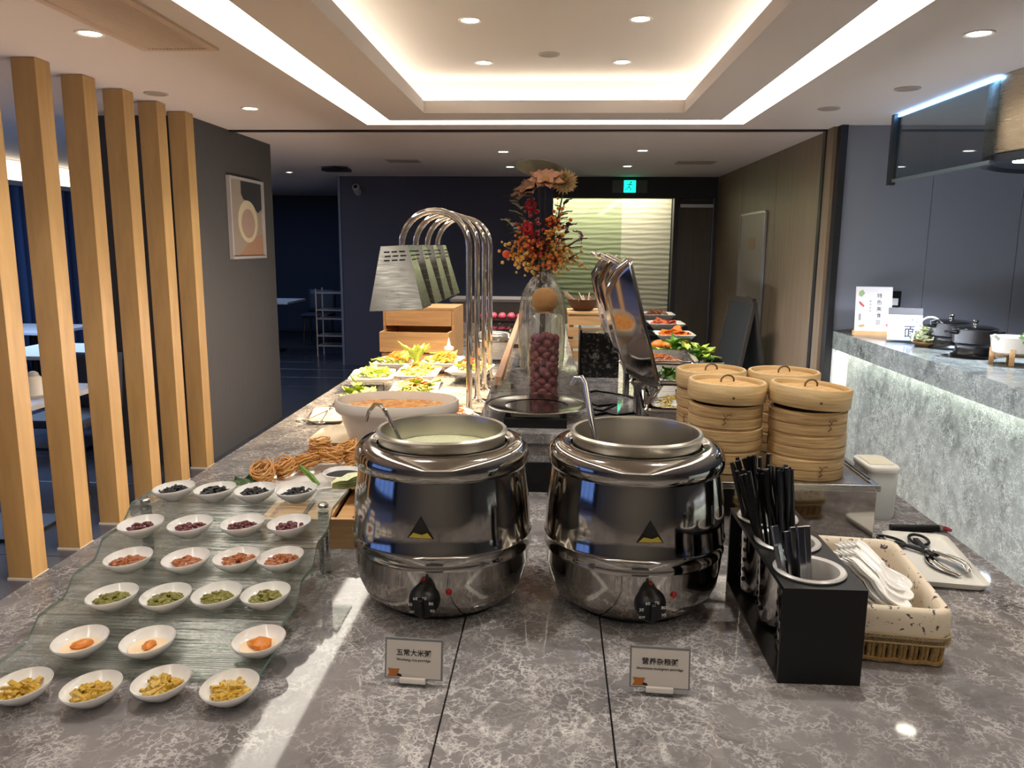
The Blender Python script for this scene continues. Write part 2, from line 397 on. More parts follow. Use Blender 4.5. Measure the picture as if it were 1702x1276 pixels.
# grey panelled wall behind the bar
wg = struct('wall_bar', bx(2.01, 5.5, 5.81, 6.0, 0, HC), mat('seam_silver', (176, 176, 176), 0.4))
for a, b in ((2.012, 2.624), (2.632, 3.244), (3.252, 3.9), (3.908, 5.4)): bx(a, b, 5.80, 5.81, 0, HC).build('panel', GREYP, wg)
struct('wall_kitchen', bx(5.4, 5.5, -4, 5.8, 0, HC), GREYP)
struct('wall_front', bx(-7.5, 5.5, -4.1, -4.0, 0, HC), mat('front_wall', (140, 138, 134), 0.8))
# left dark partition block
wl = struct('wall_left', bx(-3.3, -2.48, 5.34, 6.87, 0, HC), GREYW)
struct('wall_dining', bx(-7.5, -7.4, -4, 15, 0, HC), mat('dining_wall', (70, 78, 96), 0.8))
struct('wall_far', bx(-7.5, 5.5, 14.0, 14.1, 0, HC), mat('far_wall', (38, 46, 66), 0.8))
struct('wall_passage', bx(-2.75, -2.70, 10.15, 14.0, 0, HC), NAVY)

# ================================================================== CEILING FITTINGS
def downlight(x, y, z, label, lit=True, w=SPOT_W, col=(1.0, 0.95, 0.89), r=0.045):
    t = thing('recessed_downlight', label, 'light', (x, y, z), 0, 'recessed downlights')
    MB().lathe([(r + 0.014, 0), (r + 0.012, -0.006), (r, -0.004), (r - 0.004, 0.0)], 24).build('trim_ring', mat('trim_white', (222, 216, 208), 0.5), t, smooth=True)
    MB().lathe([(0, -0.002), (r, -0.002)], 24).build('lens', LAMPGLOW, t)
    if w:
        l = bpy.data.lights.new('downlight', 'SPOT'); l.energy = w; l.spot_size = R(96); l.spot_blend = 0.7; l.shadow_soft_size = 0.04; l.color = col
        o = bpy.data.objects.new('downlight_lamp', l); C.objects.link(o); o.parent = t; o.location = (0, 0, -0.02)
    return t
downlight(-1.915, 3.29, HC, 'downlight nearest the ceiling grille above the wooden posts')
downlight(-1.947, 5.07, HC, 'downlight above the dark partition wall with the picture', w=12)
downlight(1.656, 3.39, HC, 'downlight at the right beyond the light strip above the bar aisle', w=16)
downlight(-0.44, 4.05, 2.64, 'front left of four downlights in raised ceiling tray', w=26)
downlight(0.387, 4.05, 2.64, 'front right of four downlights in raised ceiling tray', w=26)
downlight(-0.455, 4.95, 2.64, 'rear left of four downlights in raised ceiling tray', w=26)
downlight(0.372, 4.95, 2.64, 'rear right of four downlights in raised ceiling tray', w=26)
downlight(-0.50, 7.38, HC, 'left front downlight of the dim rear ceiling', w=46)
downlight(-0.517, 8.77, HC, 'left rear downlight of the dim rear ceiling', w=46)
downlight(0.752, 7.28, HC, 'right front downlight of the dim rear ceiling', w=46)
downlight(0.742, 8.68, HC, 'right rear downlight of the dim rear ceiling', w=46)
downlight(-3.2, 9.47, HC, 'small faint downlight over the dark blue passage', w=2.5, col=(0.6, 0.75, 1.0), r=0.035)
for x, y, lb in ((0.55, 1.6, 'added fill downlight over the kettles, in the tray above the camera, right'), (-0.55, 1.6, 'added fill downlight over the kettles, in the tray above the camera, left')):
    downlight(x, y, 2.64, lb)  # extra downlights added out of view as fill
def disc_fit(x, y, z, label, r=0.055, name='ceiling_speaker'):
    t = thing(name, label, 'speaker', (x, y, z))
    MB().lathe([(r + 0.012, 0), (r + 0.01, -0.006), (r, -0.007), (r - 0.003, -0.004)], 24).build('bezel', mat('bezel_grey', (168, 156, 146), 0.6), t, smooth=True)
    MB().lathe([(0, -0.006), (r - 0.003, -0.004)], 24).build('mesh_face', mat('mesh_face', (150, 140, 132), 0.7), t, smooth=True)
disc_fit(-2.30, 4.57, HC, 'round ceiling speaker near the tops of the wooden posts')
disc_fit(1.858, 4.50, HC, 'round ceiling speaker nearest the range hood')
disc_fit(1.654, 5.12, HC, 'round ceiling speaker above the start of the grey panelled wall')
disc_fit(-0.06, 4.75, 2.64, 'round unlit fitting in the middle of the ceiling tray', 0.05)
sm = thing('smoke_detector', 'small white smoke detector above the tall flower vase', 'detector', (-0.18, 8.3, HC))
MB().lathe([(0.055, 0), (0.055, -0.015), (0.04, -0.04), (0, -0.045)], 20).build('housing', WHITE, sm, smooth=True); MB().lathe([(0.058, -0.014), (0.058, -0.018)], 20).build('seam', BLACK, sm)
for x, y, w, lb in ((-1.575, 8.17, 0.30, 'flat access hatch in left rear ceiling'), (1.39, 8.3, 0.36, 'dark vent plate in right rear ceiling')):
    t = thing('ceiling_hatch', lb, 'hatch', (x, y, HC)); bx(-w / 2, w / 2, -0.11, 0.11, -0.006, 0).build('plate', mat('hatch_grey', (150, 140, 132), 0.7), t); slab_ring(MB(), (-w / 2 - .012, w / 2 + .012, -.122, .122), (-w / 2, w / 2, -.11, .11), -0.008, 0).build('frame', MATS['bezel_grey'], t)
t = thing('projector_bracket', 'flat black ceiling fitting beside the dark passage', 'fitting', (-2.44, 8.8, HC))
bx(-0.14, 0.14, -0.1, 0.1, -0.05, -0.02).build('plate', BLACK, t); bx(-0.03, 0.03, -0.03, 0.03, -0.02, 0).build('stem', BLACK, t)
# air grille
ag = thing('air_grille', 'slatted beige air conditioning grille in left ceiling', 'vent', (-1.66, 2.75, HC))
slab_ring(MB(), (-0.17, 0.17, -0.85, 0.80), (-0.135, 0.135, -0.82, 0.765), -0.012, 0.0).build('frame', mat('grille_beige', (196, 176, 158), 0.6), ag)
bx(-0.135, 0.135, -0.82, 0.765, -0.0015, -0.0005).build('backing', mat('grille_back', (118, 100, 84), 0.8), ag)
s0 = None
for i in range(17):
    if s0 is None:
        s0 = MB().prism([(-0.006, -0.011), (0.004, -0.003), (0.006, -0.002), (-0.002, -0.011)], -0.82, 0.765, 'y').build('slat', MATS['grille_beige'], ag); s = s0
    else:
        s = s0.copy(); C.objects.link(s); s.parent = ag
    s.location = (-0.128 + i * 0.016, 0, 0)

# exit sign, cctv
ex = thing('exit_sign', 'green lit running man exit sign above rippled wall', 'sign', (0.889, 9.995, 2.283))
bx(-0.213, 0.213, -0.02, 0, -0.075, 0.075).build('housing', mat('sign_grey', (74, 72, 70), 0.4), ex)
bx(-0.072, 0.072, -0.024, -0.02, -0.072, 0.072).build('lit_face', glow('exit_green', (20, 232, 176), 1.6), ex)
EXD = mat('exit_dark', (6, 84, 66), 0.5)
mb = MB(); mb.ball((0.012, -0.026, 0.048), 0.011, 8, 6, sq=(1, 0.2, 1))
for a, b in (((0.008, 0.034), (-0.012, -0.004)), ((0.006, 0.03), (0.034, 0.012)), ((0.004, 0.03), (-0.03, 0.022)), ((-0.012, -0.004), (0.014, -0.026)), ((0.014, -0.026), (0.006, -0.056)), ((-0.012, -0.004), (-0.042, -0.034)), ((-0.042, -0.034), (-0.052, -0.05))):
    mb.tube([(a[0], -0.0255, a[1]), (b[0], -0.0255, b[1])], 0.0055, 6)
slab = mb.build('running_man', EXD, ex); 
mb = MB()
for a in ((0.040, 0.046, -0.066, 0.062), (0.062, 0.067, -0.066, 0.062)): mb.box(a[0], a[1], -0.026, -0.024, a[2], a[3])
mb.box(0.040, 0.067, -0.026, -0.024, 0.060, 0.066); mb.build('door_symbol', EXD, ex)
bx(0.145, 0.178, -0.023, -0.02, 0.045, 0.058).build('test_button', EXD, ex)
cc = thing('security_camera', 'white bullet security camera on dark rear wall', 'camera', (-2.49, 10.0, 2.24))
MB().tube([(-0.06, 0, 0.04), (-0.06, -0.06, 0.03), (0, -0.08, 0.0)], 0.014, 8).build('bracket', WHITE, cc, smooth=True)
MB().lathe([(0, -0.09), (0.04, -0.09), (0.045, -0.07), (0.045, 0.06), (0, 0.07)], 16, Matrix.Translation((0.0, -0.13, -0.01)) @ Matrix.Rotation(R(65), 4, 'X')).build('body', mat('cam_grey', (150, 150, 155), 0.4), cc, smooth=True)
MB().lathe([(0, 0.074), (0.026, 0.07)], 14, Matrix.Translation((0.0, -0.13, -0.01)) @ Matrix.Rotation(R(65), 4, 'X')).build('lens', BLACK, cc)

# ================================================================== LEFT: WOODEN POSTS, PICTURE, DINING
ords = ['first', 'second', 'third', 'fourth', 'fifth', 'sixth']
for i in range(-4, 6):
    y0 = 3.33 + i * 0.372
    t = thing('wooden_post', '%s floor to ceiling oak post from the left of the slatted screen' % ords[i] if i >= 0 else 'oak post of the slatted screen mirrored in the kettles, %s beyond the frame' % ords[-i - 1], 'post', (-2.475, y0, 0), 0, 'oak posts of the slatted screen')
    bx(-0.058, 0.058, -0.022, 0.09, 0.012, HC - 0.002).build('shaft', OAK, t, bev=0.002)
    bx(-0.062, 0.062, -0.026, 0.094, 0, 0.012).build('foot_plate', mat('foot_white', (196, 190, 180), 0.5), t)
pf = thing('picture_frame', 'framed poster of a round plate hanging on dark partition wall', 'picture', (-2.478, 6.24, 1.44))
slab_ring(MB(), (-0.345, 0.345, 0, 0.622), (-0.325, 0.325, 0.02, 0.602), 0.0, 0.03)
fm = MB(); 
for a in ((-0.345, -0.325, 0, 0.622), (0.325, 0.345, 0, 0.622), (-0.325, 0.325, 0, 0.02), (-0.325, 0.325, 0.602, 0.622)): fm.box(0, 0.03, a[0], a[1], a[2], a[3])
fm.build('frame', mat('frame_silver', (186, 184, 182), 0.35, 0.4), pf)
art = bx(0.004, 0.012, -0.325, 0.325, 0.02, 0.602).build('print', mat('print_taupe', (132, 122, 112), 0.6), pf)
def flat_disc(mb, yc, zc, ry, rz_, x, n=28): mb.raw([(x, yc + ry * math.cos(2 * PI * i / n), zc + rz_ * math.sin(2 * PI * i / n)) for i in range(n)], [tuple(range(n))]); return mb
MB().raw([(0.0125, -0.10, 0.60), (0.0125, 0.325, 0.60), (0.0125, 0.325, 0.40), (0.0125, 0.24, 0.365), (0.0125, 0.14, 0.40), (0.0125, 0.06, 0.45), (0.0125, -0.06, 0.46), (0.0125, -0.10, 0.50)], [tuple(range(8))]).build('dark_shape', mat('print_dark', (34, 36, 42), 0.6), art)
MB().raw([(0.0124, -0.20, 0.022), (0.0124, 0.32, 0.022), (0.0124, 0.32, 0.20), (0.0124, 0.1, 0.16)], [(0, 1, 2, 3)]).build('brown_shape', mat('print_brown', (140, 108, 84), 0.6), art)
flat_disc(MB(), 0.02, 0.29, 0.20, 0.165, 0.013).build('plate_shape', mat('print_cream', (176, 168, 140), 0.6), art)
flat_disc(MB(), 0.02, 0.275, 0.14, 0.115, 0.0135).build('plate_centre', mat('print_rose', (142, 122, 110), 0.6), art)
# dining area seen between the posts
def chairlike(x, y, rz, lb):
    t = thing('dining_chair', lb, 'chair', (x, y, 0), rz)
    CH = mat('chair_dark', (34, 42, 58), 0.6)
    bx(-0.22, 0.22, -0.22, 0.22, 0.42, 0.48).build('seat', CH, t, bev=0.02)
    MB().grid(lambda u, v: (-0.22 + 0.44 * u, 0.22 + 0.05 * v - 0.04 * math.sin(PI * u), 0.48 + 0.36 * v), 8, 4).build('backrest', CH, t, solid=0.03, smooth=True)
    for a in (-1, 1):
        for b in (-1, 1): MB().tube([(a * 0.19, b * 0.19, 0), (a * 0.17, b * 0.17, 0.42)], 0.014, 8).build('leg', BLACKM, t)
TTOP = mat('table_top', (196, 200, 206), 0.35)
def dtable(x, y, w, d, lb):
    t = thing('dining_table', lb, 'table', (x, y, 0))
    bx(-w / 2, w / 2, -d / 2, d / 2, 0.72, 0.75).build('tabletop', TTOP, t, bev=0.004)
    MB().tube([(0, 0, 0.02), (0, 0, 0.72)], 0.035, 12).build('column', BLACKM, t, smooth=True); bx(-0.2, 0.2, -0.2, 0.2, 0, 0.02).build('base', BLACKM, t)
dtable(-2.98, 3.95, 0.72, 0.80, 'white dining table nearest the wooden posts, with tissue box')
dtable(-3.75, 5.75, 0.8, 0.75, 'white dining table farther behind the wooden posts')
dtable(-5.0, 7.2, 0.8, 0.75, 'white dining table farthest behind the posts by curtain')
chairlike(-3.1, 4.75, 0, 'dark chair behind the nearest dining table'); chairlike(-3.9, 6.4, 0, 'dark chair behind the middle dining table'); chairlike(-3.0, 3.2, PI, 'dark chair in front of the nearest dining table')
tb = thing('tissue_box', 'white cone shaped tissue holder on nearest dining table', 'tissue box', (-2.80, 4.0, 0.75))
MB().lathe([(0, 0), (0.062, 0), (0.066, 0.01), (0.048, 0.085), (0.03, 0.10), (0, 0.10)], 20).build('body', mat('tissue_white', (224, 220, 208), 0.5), tb, smooth=True)
MB().lathe([(0.03, 0.10), (0.026, 0.115), (0.012, 0.125), (0, 0.126)], 16).build('cap', mat('tissue_grey', (190, 186, 178), 0.5), tb, smooth=True)
# curtains and lit window band of the dining room
for i, (ya, yb, lb) in enumerate(((5.0, 8.6, 'dark blue curtain behind the dining tables, nearer'), (8.6, 12.5, 'dark blue curtain at the far end of dining room'))):
    c = MB().grid(lambda u, v, ya=ya, yb=yb: (-5.62 + 0.05 * math.sin(u * (yb - ya) * 42), ya + (yb - ya) * u, 0.02 + 2.12 * v), 240, 1).build('curtain', mat('curtain_blue', (30, 54, 92), 0.85), None, smooth=True, sharp=3)
    tag(c, lb, 'curtain', 'dining room curtains')
wn = thing('window_valance', 'pale lit window band above blue dining room curtain', 'window', (-5.6, 8.2, 2.18))
bx(-0.05, 0.0, -2.4, 2.6, 0.0, 0.20).build('lit_band', glow('window_band', (255, 240, 214), 1.1), wn); bx(-0.06, 0.03, -2.4, 2.6, -0.05, 0.0).build('rail', mat('rail_grey', (120, 128, 146), 0.5), wn)
al = bpy.data.lights.new('dining_fill', 'AREA'); al.energy = 46; al.color = (0.45, 0.64, 1.0); al.size = 2.2; al.size_y = 0.6; al.shape = 'RECTANGLE'
ao = bpy.data.objects.new('dining_fill', al); C.objects.link(ao); ao.location = (-4.3, 6.0, HC - 0.02)  # added bluish area fill under the dining ceiling, no fitting
pl = bpy.data.lights.new('passage_glow', 'AREA'); pl.energy = 7; pl.color = (0.35, 0.55, 1.0); pl.size = 0.8
po = bpy.data.objects.new('passage_glow', pl); C.objects.link(po); po.location = (-4.6, 11.6, 2.35)
win = struct('window_1', bx(-7.39, -7.36, -3.0, 1.4, 0.5, 2.2), glow('dusk_window', (92, 124, 196), 0.8))
for yy in (-1.9, -0.8, 0.3): bx(-7.37, -7.33, yy - .03, yy + .03, 0.5, 2.2).build('mullion', BLACKM, win)
# trolley in the dark passage and silhouettes
tr = thing('service_trolley', 'slim metal trolley standing in dark blue passage', 'trolley', (-3.13, 10.9, 0))
for a in (-0.2, 0.2):
    for b in (-0.15, 0.15): MB().tube([(a, b, 0.0), (a, b, 0.95)], 0.012, 8).build('upright', mat('trolley_steel', (150, 145, 135), 0.4, 0.6), tr)
for z in (0.14, 0.28, 0.52, 0.64, 0.88): bx(-0.2, 0.2, -0.15, 0.15, z, z + 0.02).build('shelf', MATS['trolley_steel'], tr)
dtable(-4.2, 11.2, 0.9, 0.8, 'dark table deep inside the blue passage'); chairlike(-3.75, 12.2, 0, 'dark chair deep inside the blue passage')

# ================================================================== BUFFET COUNTER
bc = thing('buffet_counter', 'long grey marble buffet counter running away from the camera', 'counter', (0, 0, 0))
bx(-1.0, 0.92, 0.55, 6.85, 0.0, ZC - 0.032).build('cabinet_base', mat('counter_base', (50, 46, 44), 0.5), bc)
G = 0.0012
for x0, x1 in ((-1.06, -0.157), (-0.157, 0.0915), (0.0915, 0.965)):
    for y0, y1 in ((0.45, 3.0), (3.0, 5.0), (5.0, 6.9)):
        bx(x0 + G, x1 - G, y0 + G, y1 - G, ZC - 0.03, ZC).build('stone_slab', STONE, bc, bev=0.0012)
bx(-1.05, 0.955, 0.46, 6.89, ZC - 0.034, ZC - 0.006).build('joint_filler', mat('joint_black', (14, 13, 13), 0.8), bc)
MG = Matrix.Translation((-0.055, 2.1, 0)) @ Matrix.Rotation(R(0.9), 4, 'Z')
for nm_, (a0, a1, b0, b1) in {'left': (-1.035, -1.02, 0.6, 6.8), 'right': (0.925, 0.94, 0.6, 6.8), 'front': (-0.98, 0.9, 0.51, 0.525)}.items():
    bx(a0, a1, b0, b1, ZC - 0.10, ZC - 0.04).build('fill_band', glow('counter_fill_' + nm_, {'left': (255, 232, 214), 'right': (232, 240, 255), 'front': (250, 242, 238)}[nm_], FILL_E * (0.9 if nm_ == 'right' else 1.0)), bc)  # glowing bands added out of sight to lift the ceiling
lg_ = thing('stone_ledge', 'raised narrow marble ledge along the middle of the buffet counter', 'ledge', (-0.055, 2.1, ZC), R(0.9))
bx(-0.165, 0.165, 0, 3.9, 0.14, 0.17).build('ledge_top', STONE, lg_, bev=0.0015)
bx(-0.158, 0.158, 0.012, 3.89, 0, 0.14).build('ledge_body', STONE, lg_)
bx(-0.15, 0.15, 0.004, 0.012, 0, 0.085).build('ledge_black_front', BLACK, lg_)  # black face on the lower front of the ledge

# ================================================================== SOUP KETTLES
def kettle(cx, cy, label, rz, s=1.0):
    t = thing('soup_kettle', label, 'kettle', (cx, cy, ZC), rz)
    prof = [(0.120, 0.012), (0.138, 0.016), (0.154, 0.030), (0.163, 0.052), (0.168, 0.085), (0.1705, 0.112), (0.1725, 0.1165), (0.1705, 0.121), (0.171, 0.136), (0.1735, 0.140), (0.171, 0.1445),
            (0.170, 0.175), (0.167, 0.215), (0.162, 0.250), (0.158, 0.272)]
    MB().lathe(prof, 72).build('body', KETTLE, t, smooth=True, sharp=0.9)
    sh = [(0.157, 0.270), (0.164, 0.272), (0.1665, 0.280), (0.1665, 0.292), (0.163, 0.304), (0.154, 0.3125), (0.142, 0.315), (0.131, 0.314), (0.1245, 0.311)]
    MB().lathe(sh, 72).build('shoulder_ring', KETTLE, t, smooth=True, sharp=1.2)
    ip = [(0.121, 0.300), (0.121, 0.326), (0.1245, 0.329), (0.1255, 0.333), (0.122, 0.3365), (0.117, 0.335), (0.1155, 0.329), (0.1145, 0.25), (0.112, 0.12), (0, 0.12)]
    MB().lathe(ip, 72).build('inner_pot', steel('inner_steel', (200, 196, 186), 0.3), t, smooth=True, sharp=0.9)
    MB().lathe([(0.0, 0.0), (0.118, 0.0), (0.118, 0.013), (0.0, 0.013)], 40).build('base', BLACK, t)
    # front panel: local -y is the front
    Mk = Matrix.Translation((0.005, -0.1685, 0.062)) @ Matrix.Rotation(R(101), 4, 'X')
    kb = MB().lathe([(0, 0.022), (0.020, 0.022), (0.024, 0.018), (0.0265, 0.006), (0.028, 0.0), (0.028, -0.006), (0, -0.006)], 28, Mk).build('control_knob', BLACK, t, smooth=True)
    MB().box(-0.004, 0.004, -0.018, 0.018, 0.02, 0.03, Mk).build('knob_grip', BLACK, kb, bev=0.002)
    PR = mat('print_white', (214, 214, 210), 0.5)
    for nm, an in (('60', 118), ('70', 72), ('80', 28), ('90', -16), ('30', 165), ('OFF', -150)):
        P = Mk @ Vector((0.0205 * math.cos(R(an)), 0.0205 * math.sin(R(an)), 0.0226))
        text('dial_number', nm, 0.0085 if len(nm) < 3 else 0.006, PR, kb, P, (R(101), 0, 0), ext=0.0003)
    Mi = Matrix.Translation((0.047, -0.1592, 0.076)) @ Matrix.Rotation(R(94), 4, 'X') @ Matrix.Rotation(0, 4, 'Z')
    MB().lathe([(0, 0.006), (0.004, 0.005), (0.006, 0.001), (0.006, -0.006)], 16, Mi).build('indicator_light', mat('red_lamp', (128, 14, 14), 0.25, emit=(160, 10, 10), es=0.05), t, smooth=True)
    Mi2 = Matrix.Translation((0.004, -0.1695, 0.1015)) @ Matrix.Rotation(R(92), 4, 'X')
    MB().lathe([(0, 0.003), (0.0028, 0.002), (0.003, -0.003)], 10, Mi2).build('dial_mark', MATS['red_lamp'], t)
    def on(xx, zz, off=0.0008):
        r = 0.1695 + (0.0012 if zz < 0.2 else -0.0004) + off; a = xx / r; return (r * math.sin(a), -r * math.cos(a), zz)
    MB().raw([on(-0.024, 0.176), on(0.024, 0.176), on(0, 0.216, 0.0)], [(0, 1, 2)]).build('warning_sticker', mat('sticker_black', (18, 18, 16), 0.5), t)
    MB().raw([on(-0.021, 0.1775, 0.0016), on(0.021, 0.1775, 0.0016), on(0.013, 0.188, 0.0016), on(0.003, 0.184, 0.0016), on(-0.012, 0.187, 0.0016)], [(0, 1, 2, 3, 4)]).build('sticker_yellow', mat('sticker_yellow', (196, 176, 60), 0.5), t)
    return t
kettle(-0.213, 1.452, 'stainless soup kettle full of pale rice porridge, left of the two', R(-5))
kettle(0.158, 1.462, 'stainless soup kettle with dark multigrain porridge, right of the two', R(4))
def surf(name, cx, cy, z, r, m, label, amp=0.0012):
    o = MB().lathe([(0, 0)] + [(r * i / 10, amp * math.sin(i * 2.1)) for i in range(1, 11)], 40).build(name, m, None, smooth=True)
    o.location = (cx, cy, z); return tag(o, label, 'porridge', kind='stuff')
surf('rice_porridge', -0.213, 1.452, 1.172, 0.1138, mat('porridge_pale', (206, 208, 168), 0.3, var=0.12, vscale=(30, 30, 30), bump=0.4), 'pale creamy rice porridge filling the left kettle')
surf('multigrain_porridge', 0.158, 1.462, 1.09, 0.1132, mat('porridge_dark', (74, 58, 54), 0.3, var=0.3, vscale=(40, 40, 40), bump=0.5), 'dark brown multigrain porridge low in the right kettle')
ld = thing('soup_ladle', 'steel ladle with hooked handle leaning in the pale porridge kettle', 'ladle', (-0.27, 1.40, 1.12))
MB().tube([(-0.075, -0.01, 0.118), (-0.072, 0.0, 0.135), (-0.062, 0.008, 0.147), (-0.052, 0.01, 0.146), (-0.043, 0.008, 0.135), (-0.02, 0.01, 0.085), (0.01, 0.02, 0.02)], [0.003, 0.0035, 0.004, 0.004, 0.0042, 0.0042, 0.004], 8).build('handle', STEEL, ld, smooth=True)
MB().lathe([(0, -0.012), (0.025, -0.006), (0.038, 0.012), (0.04, 0.02)], 24, Matrix.Translation((0.035, 0.03, 0.004))).build('scoop', STEEL, ld, smooth=True, solid=0.001)
ld = thing('soup_ladle', 'steel ladle standing upright in the dark porridge kettle', 'ladle', (0.085, 1.46, 1.07))
MB().tube([(-0.052, 0.05, 0.222), (-0.044, 0.045, 0.236), (-0.032, 0.04, 0.238), (-0.025, 0.034, 0.228), (-0.012, 0.015, 0.16), (0.012, -0.01, 0.05), (0.018, -0.015, 0.02)], [0.004, 0.0055, 0.006, 0.006, 0.006, 0.0055, 0.005], 10).build('handle', STEEL, ld, smooth=True)
MB().lathe([(0, -0.012), (0.025, -0.006), (0.038, 0.012), (0.04, 0.02)], 24, Matrix.Translation((0.05, 0.0, 0.01))).build('scoop', STEEL, ld, smooth=True, solid=0.001)

# ================================================================== NAME CARDS
INK = mat('ink', (22, 20, 20), 0.6); CARD = mat('card_paper', (206, 200, 192), 0.6)
def card(x, y, rz, cn, en, label, star):
    t = thing('name_card', label, 'card', (x, y, ZC), rz)
    tilt = Matrix.Translation((0, 0, 0.008)) @ Matrix.Rotation(R(-9), 4, 'X')
    MB().box(-0.046, 0.046, -0.0022, 0.0022, 0, 0.064, tilt).build('acrylic_sleeve', mat('sleeve', (120, 122, 124), 0.15, spec=0.7), t)
    cd = MB().box(-0.0435, 0.0435, -0.0028, -0.0021, 0.002, 0.0605, tilt).build('paper', CARD, t)
    rot = (R(90 - 9), 0, 0)
    P = lambda a, b: tilt @ Vector((a, -0.0032, b))
    text('chinese_lettering', cn, 0.0112, INK, cd, P(0, 0.041), rot, bold=0.00012)
    text('english_lettering', en, 0.0058, INK, cd, P(0.0, 0.0305), rot)
    OR = mat('print_orange', (178, 108, 48), 0.6)
    MB().raw([P(-0.042, 0.003), P(-0.027, 0.003), P(-0.024, 0.010), P(-0.022, 0.016), P(-0.031, 0.0155), P(-0.041, 0.016), P(-0.0385, 0.009)], [tuple(range(7))]).build('orange_motif', OR, cd)
    MB().raw([P(-0.027, 0.004), P(-0.018, 0.003), P(-0.019, 0.007), P(-0.026, 0.009)], [(0, 1, 2, 3)]).build('dark_motif', INK, cd)
    MB().box(-0.021, 0.021, -0.012, 0.010, 0, 0.004).build('clip_base', ACRYL, t)
    MB().box(-0.021, 0.021, -0.0085, -0.0035, 0.003, 0.013).build('clip_front', mat('clip_white', (232, 226, 220), 0.25), t, bev=0.0015)
    MB().box(-0.021, 0.021, 0.0042, 0.008, 0.003, 0.013).build('clip_back', ACRYL, t)
card(-0.213, 1.12, R(-3), '五常大米粥', 'Wuchang rice porridge', 'acrylic name card for rice porridge before the left kettle', 0)
card(0.170, 1.12, R(-3), '营养杂粮粥', 'Nutritious multigrain porridge', 'acrylic name card for multigrain porridge before the right kettle', 1)

# ================================================================== GLASS RISER AND RELISH DISHES
tiers = [(1.105, 1.185, 0.896), (1.215, 1.292, 0.926), (1.318, 1.392, 0.956), (1.418, 1.492, 0.988), (1.53, 1.66, 1.022)]   # y0, y1, top z
gr = thing('glass_riser', 'wavy clear glass stepped riser holding rows of small dishes', 'display riser', (-0.67, 1.38, ZC))
pts = [(1.098, 0.884)]
for k, (a, b, z) in enumerate(tiers):
    pts += [(a, z - 0.002), (a + 0.012, z), (b - 0.016, z), (b - 0.004, z + 0.0015)]
    if k < 4:
        na, nz = tiers[k + 1][0], tiers[k + 1][2]
        pts += [((b + na) / 2, (z + nz) / 2)]
sm_p = []
P4 = [Vector((p[0], p[1], 0)) for p in pts]
for i in range(len(P4) - 1):
    p0, p1, p2, p3 = P4[max(i - 1, 0)], P4[i], P4[i + 1], P4[min(i + 2, len(P4) - 1)]
    for q in range(3):
        u = q / 3; v = 0.5 * ((2 * p1) + (-p0 + p2) * u + (2 * p0 - 5 * p1 + 4 * p2 - p3) * u * u + (-p0 + 3 * p1 - 3 * p2 + p3) * u ** 3); sm_p.append((v.x, v.y))
sm_p.append(pts[-1])
dense = []; acc = 0.0
for (a0, b0), (a1, b1) in zip(sm_p[:-1], sm_p[1:]):
    L_ = math.hypot(a1 - a0, b1 - b0); n_ = max(1, int(L_ / 0.0012))
    for q in range(n_): f_ = q / n_; dense.append((a0 + (a1 - a0) * f_, b0 + (b1 - b0) * f_ + 0.00045 * math.sin((acc + L_ * f_) * 2 * PI / 0.0062)))
    acc += L_
sm_p = dense + [sm_p[-1]]
th = 0.007
poly = [(a - 1.38, b - ZC) for a, b in sm_p] + [(a - 1.38, b - th - ZC) for a, b in reversed(sm_p)]
n2 = len(sm_p); vs = []; fs = []
XS = (-0.215, 0.215)
for X in XS: vs += [(X, p[0], p[1]) for p in poly]
m2 = len(poly)
RIB = glass('ribbed_glass', (238, 243, 239), 0.08, 1.4, (6, 170, 80), 0.003, 0.06)
top = MB().raw(vs, [(i, i + 1, m2 + i + 1, m2 + i) for i in range(n2 - 1)] + [(i, i + 1, m2 + i + 1, m2 + i) for i in range(n2, m2 - 1)])
top.build('wave_sheet', RIB, gr, smooth=True, sharp=1.2)
EDGE = mat('glass_edge', (120, 158, 142), 0.2, spec=0.6)
for o in (0, m2):
    MB().raw([vs[o + i] for i in range(m2)], [(i, i + 1, m2 - 2 - i, m2 - 1 - i) for i in range(n2 - 1)]).build('polished_edge', EDGE, gr)
for X, lab in ((-0.185, None), (0.195, None)):
    MB().lathe([(0, 0), (0.0115, 0), (0.0115, 0.134), (0, 0.134)], 18, Matrix.Translation((X, 0.152, 0))).build('steel_leg', STEELB, gr, smooth=True)
    MB().lathe([(0.0105, 0.142), (0.0105, 0.148), (0.008, 0.150), (0, 0.150)], 18, Matrix.Translation((X, 0.152, 0))).build('leg_cap', STEELB, gr, smooth=True)

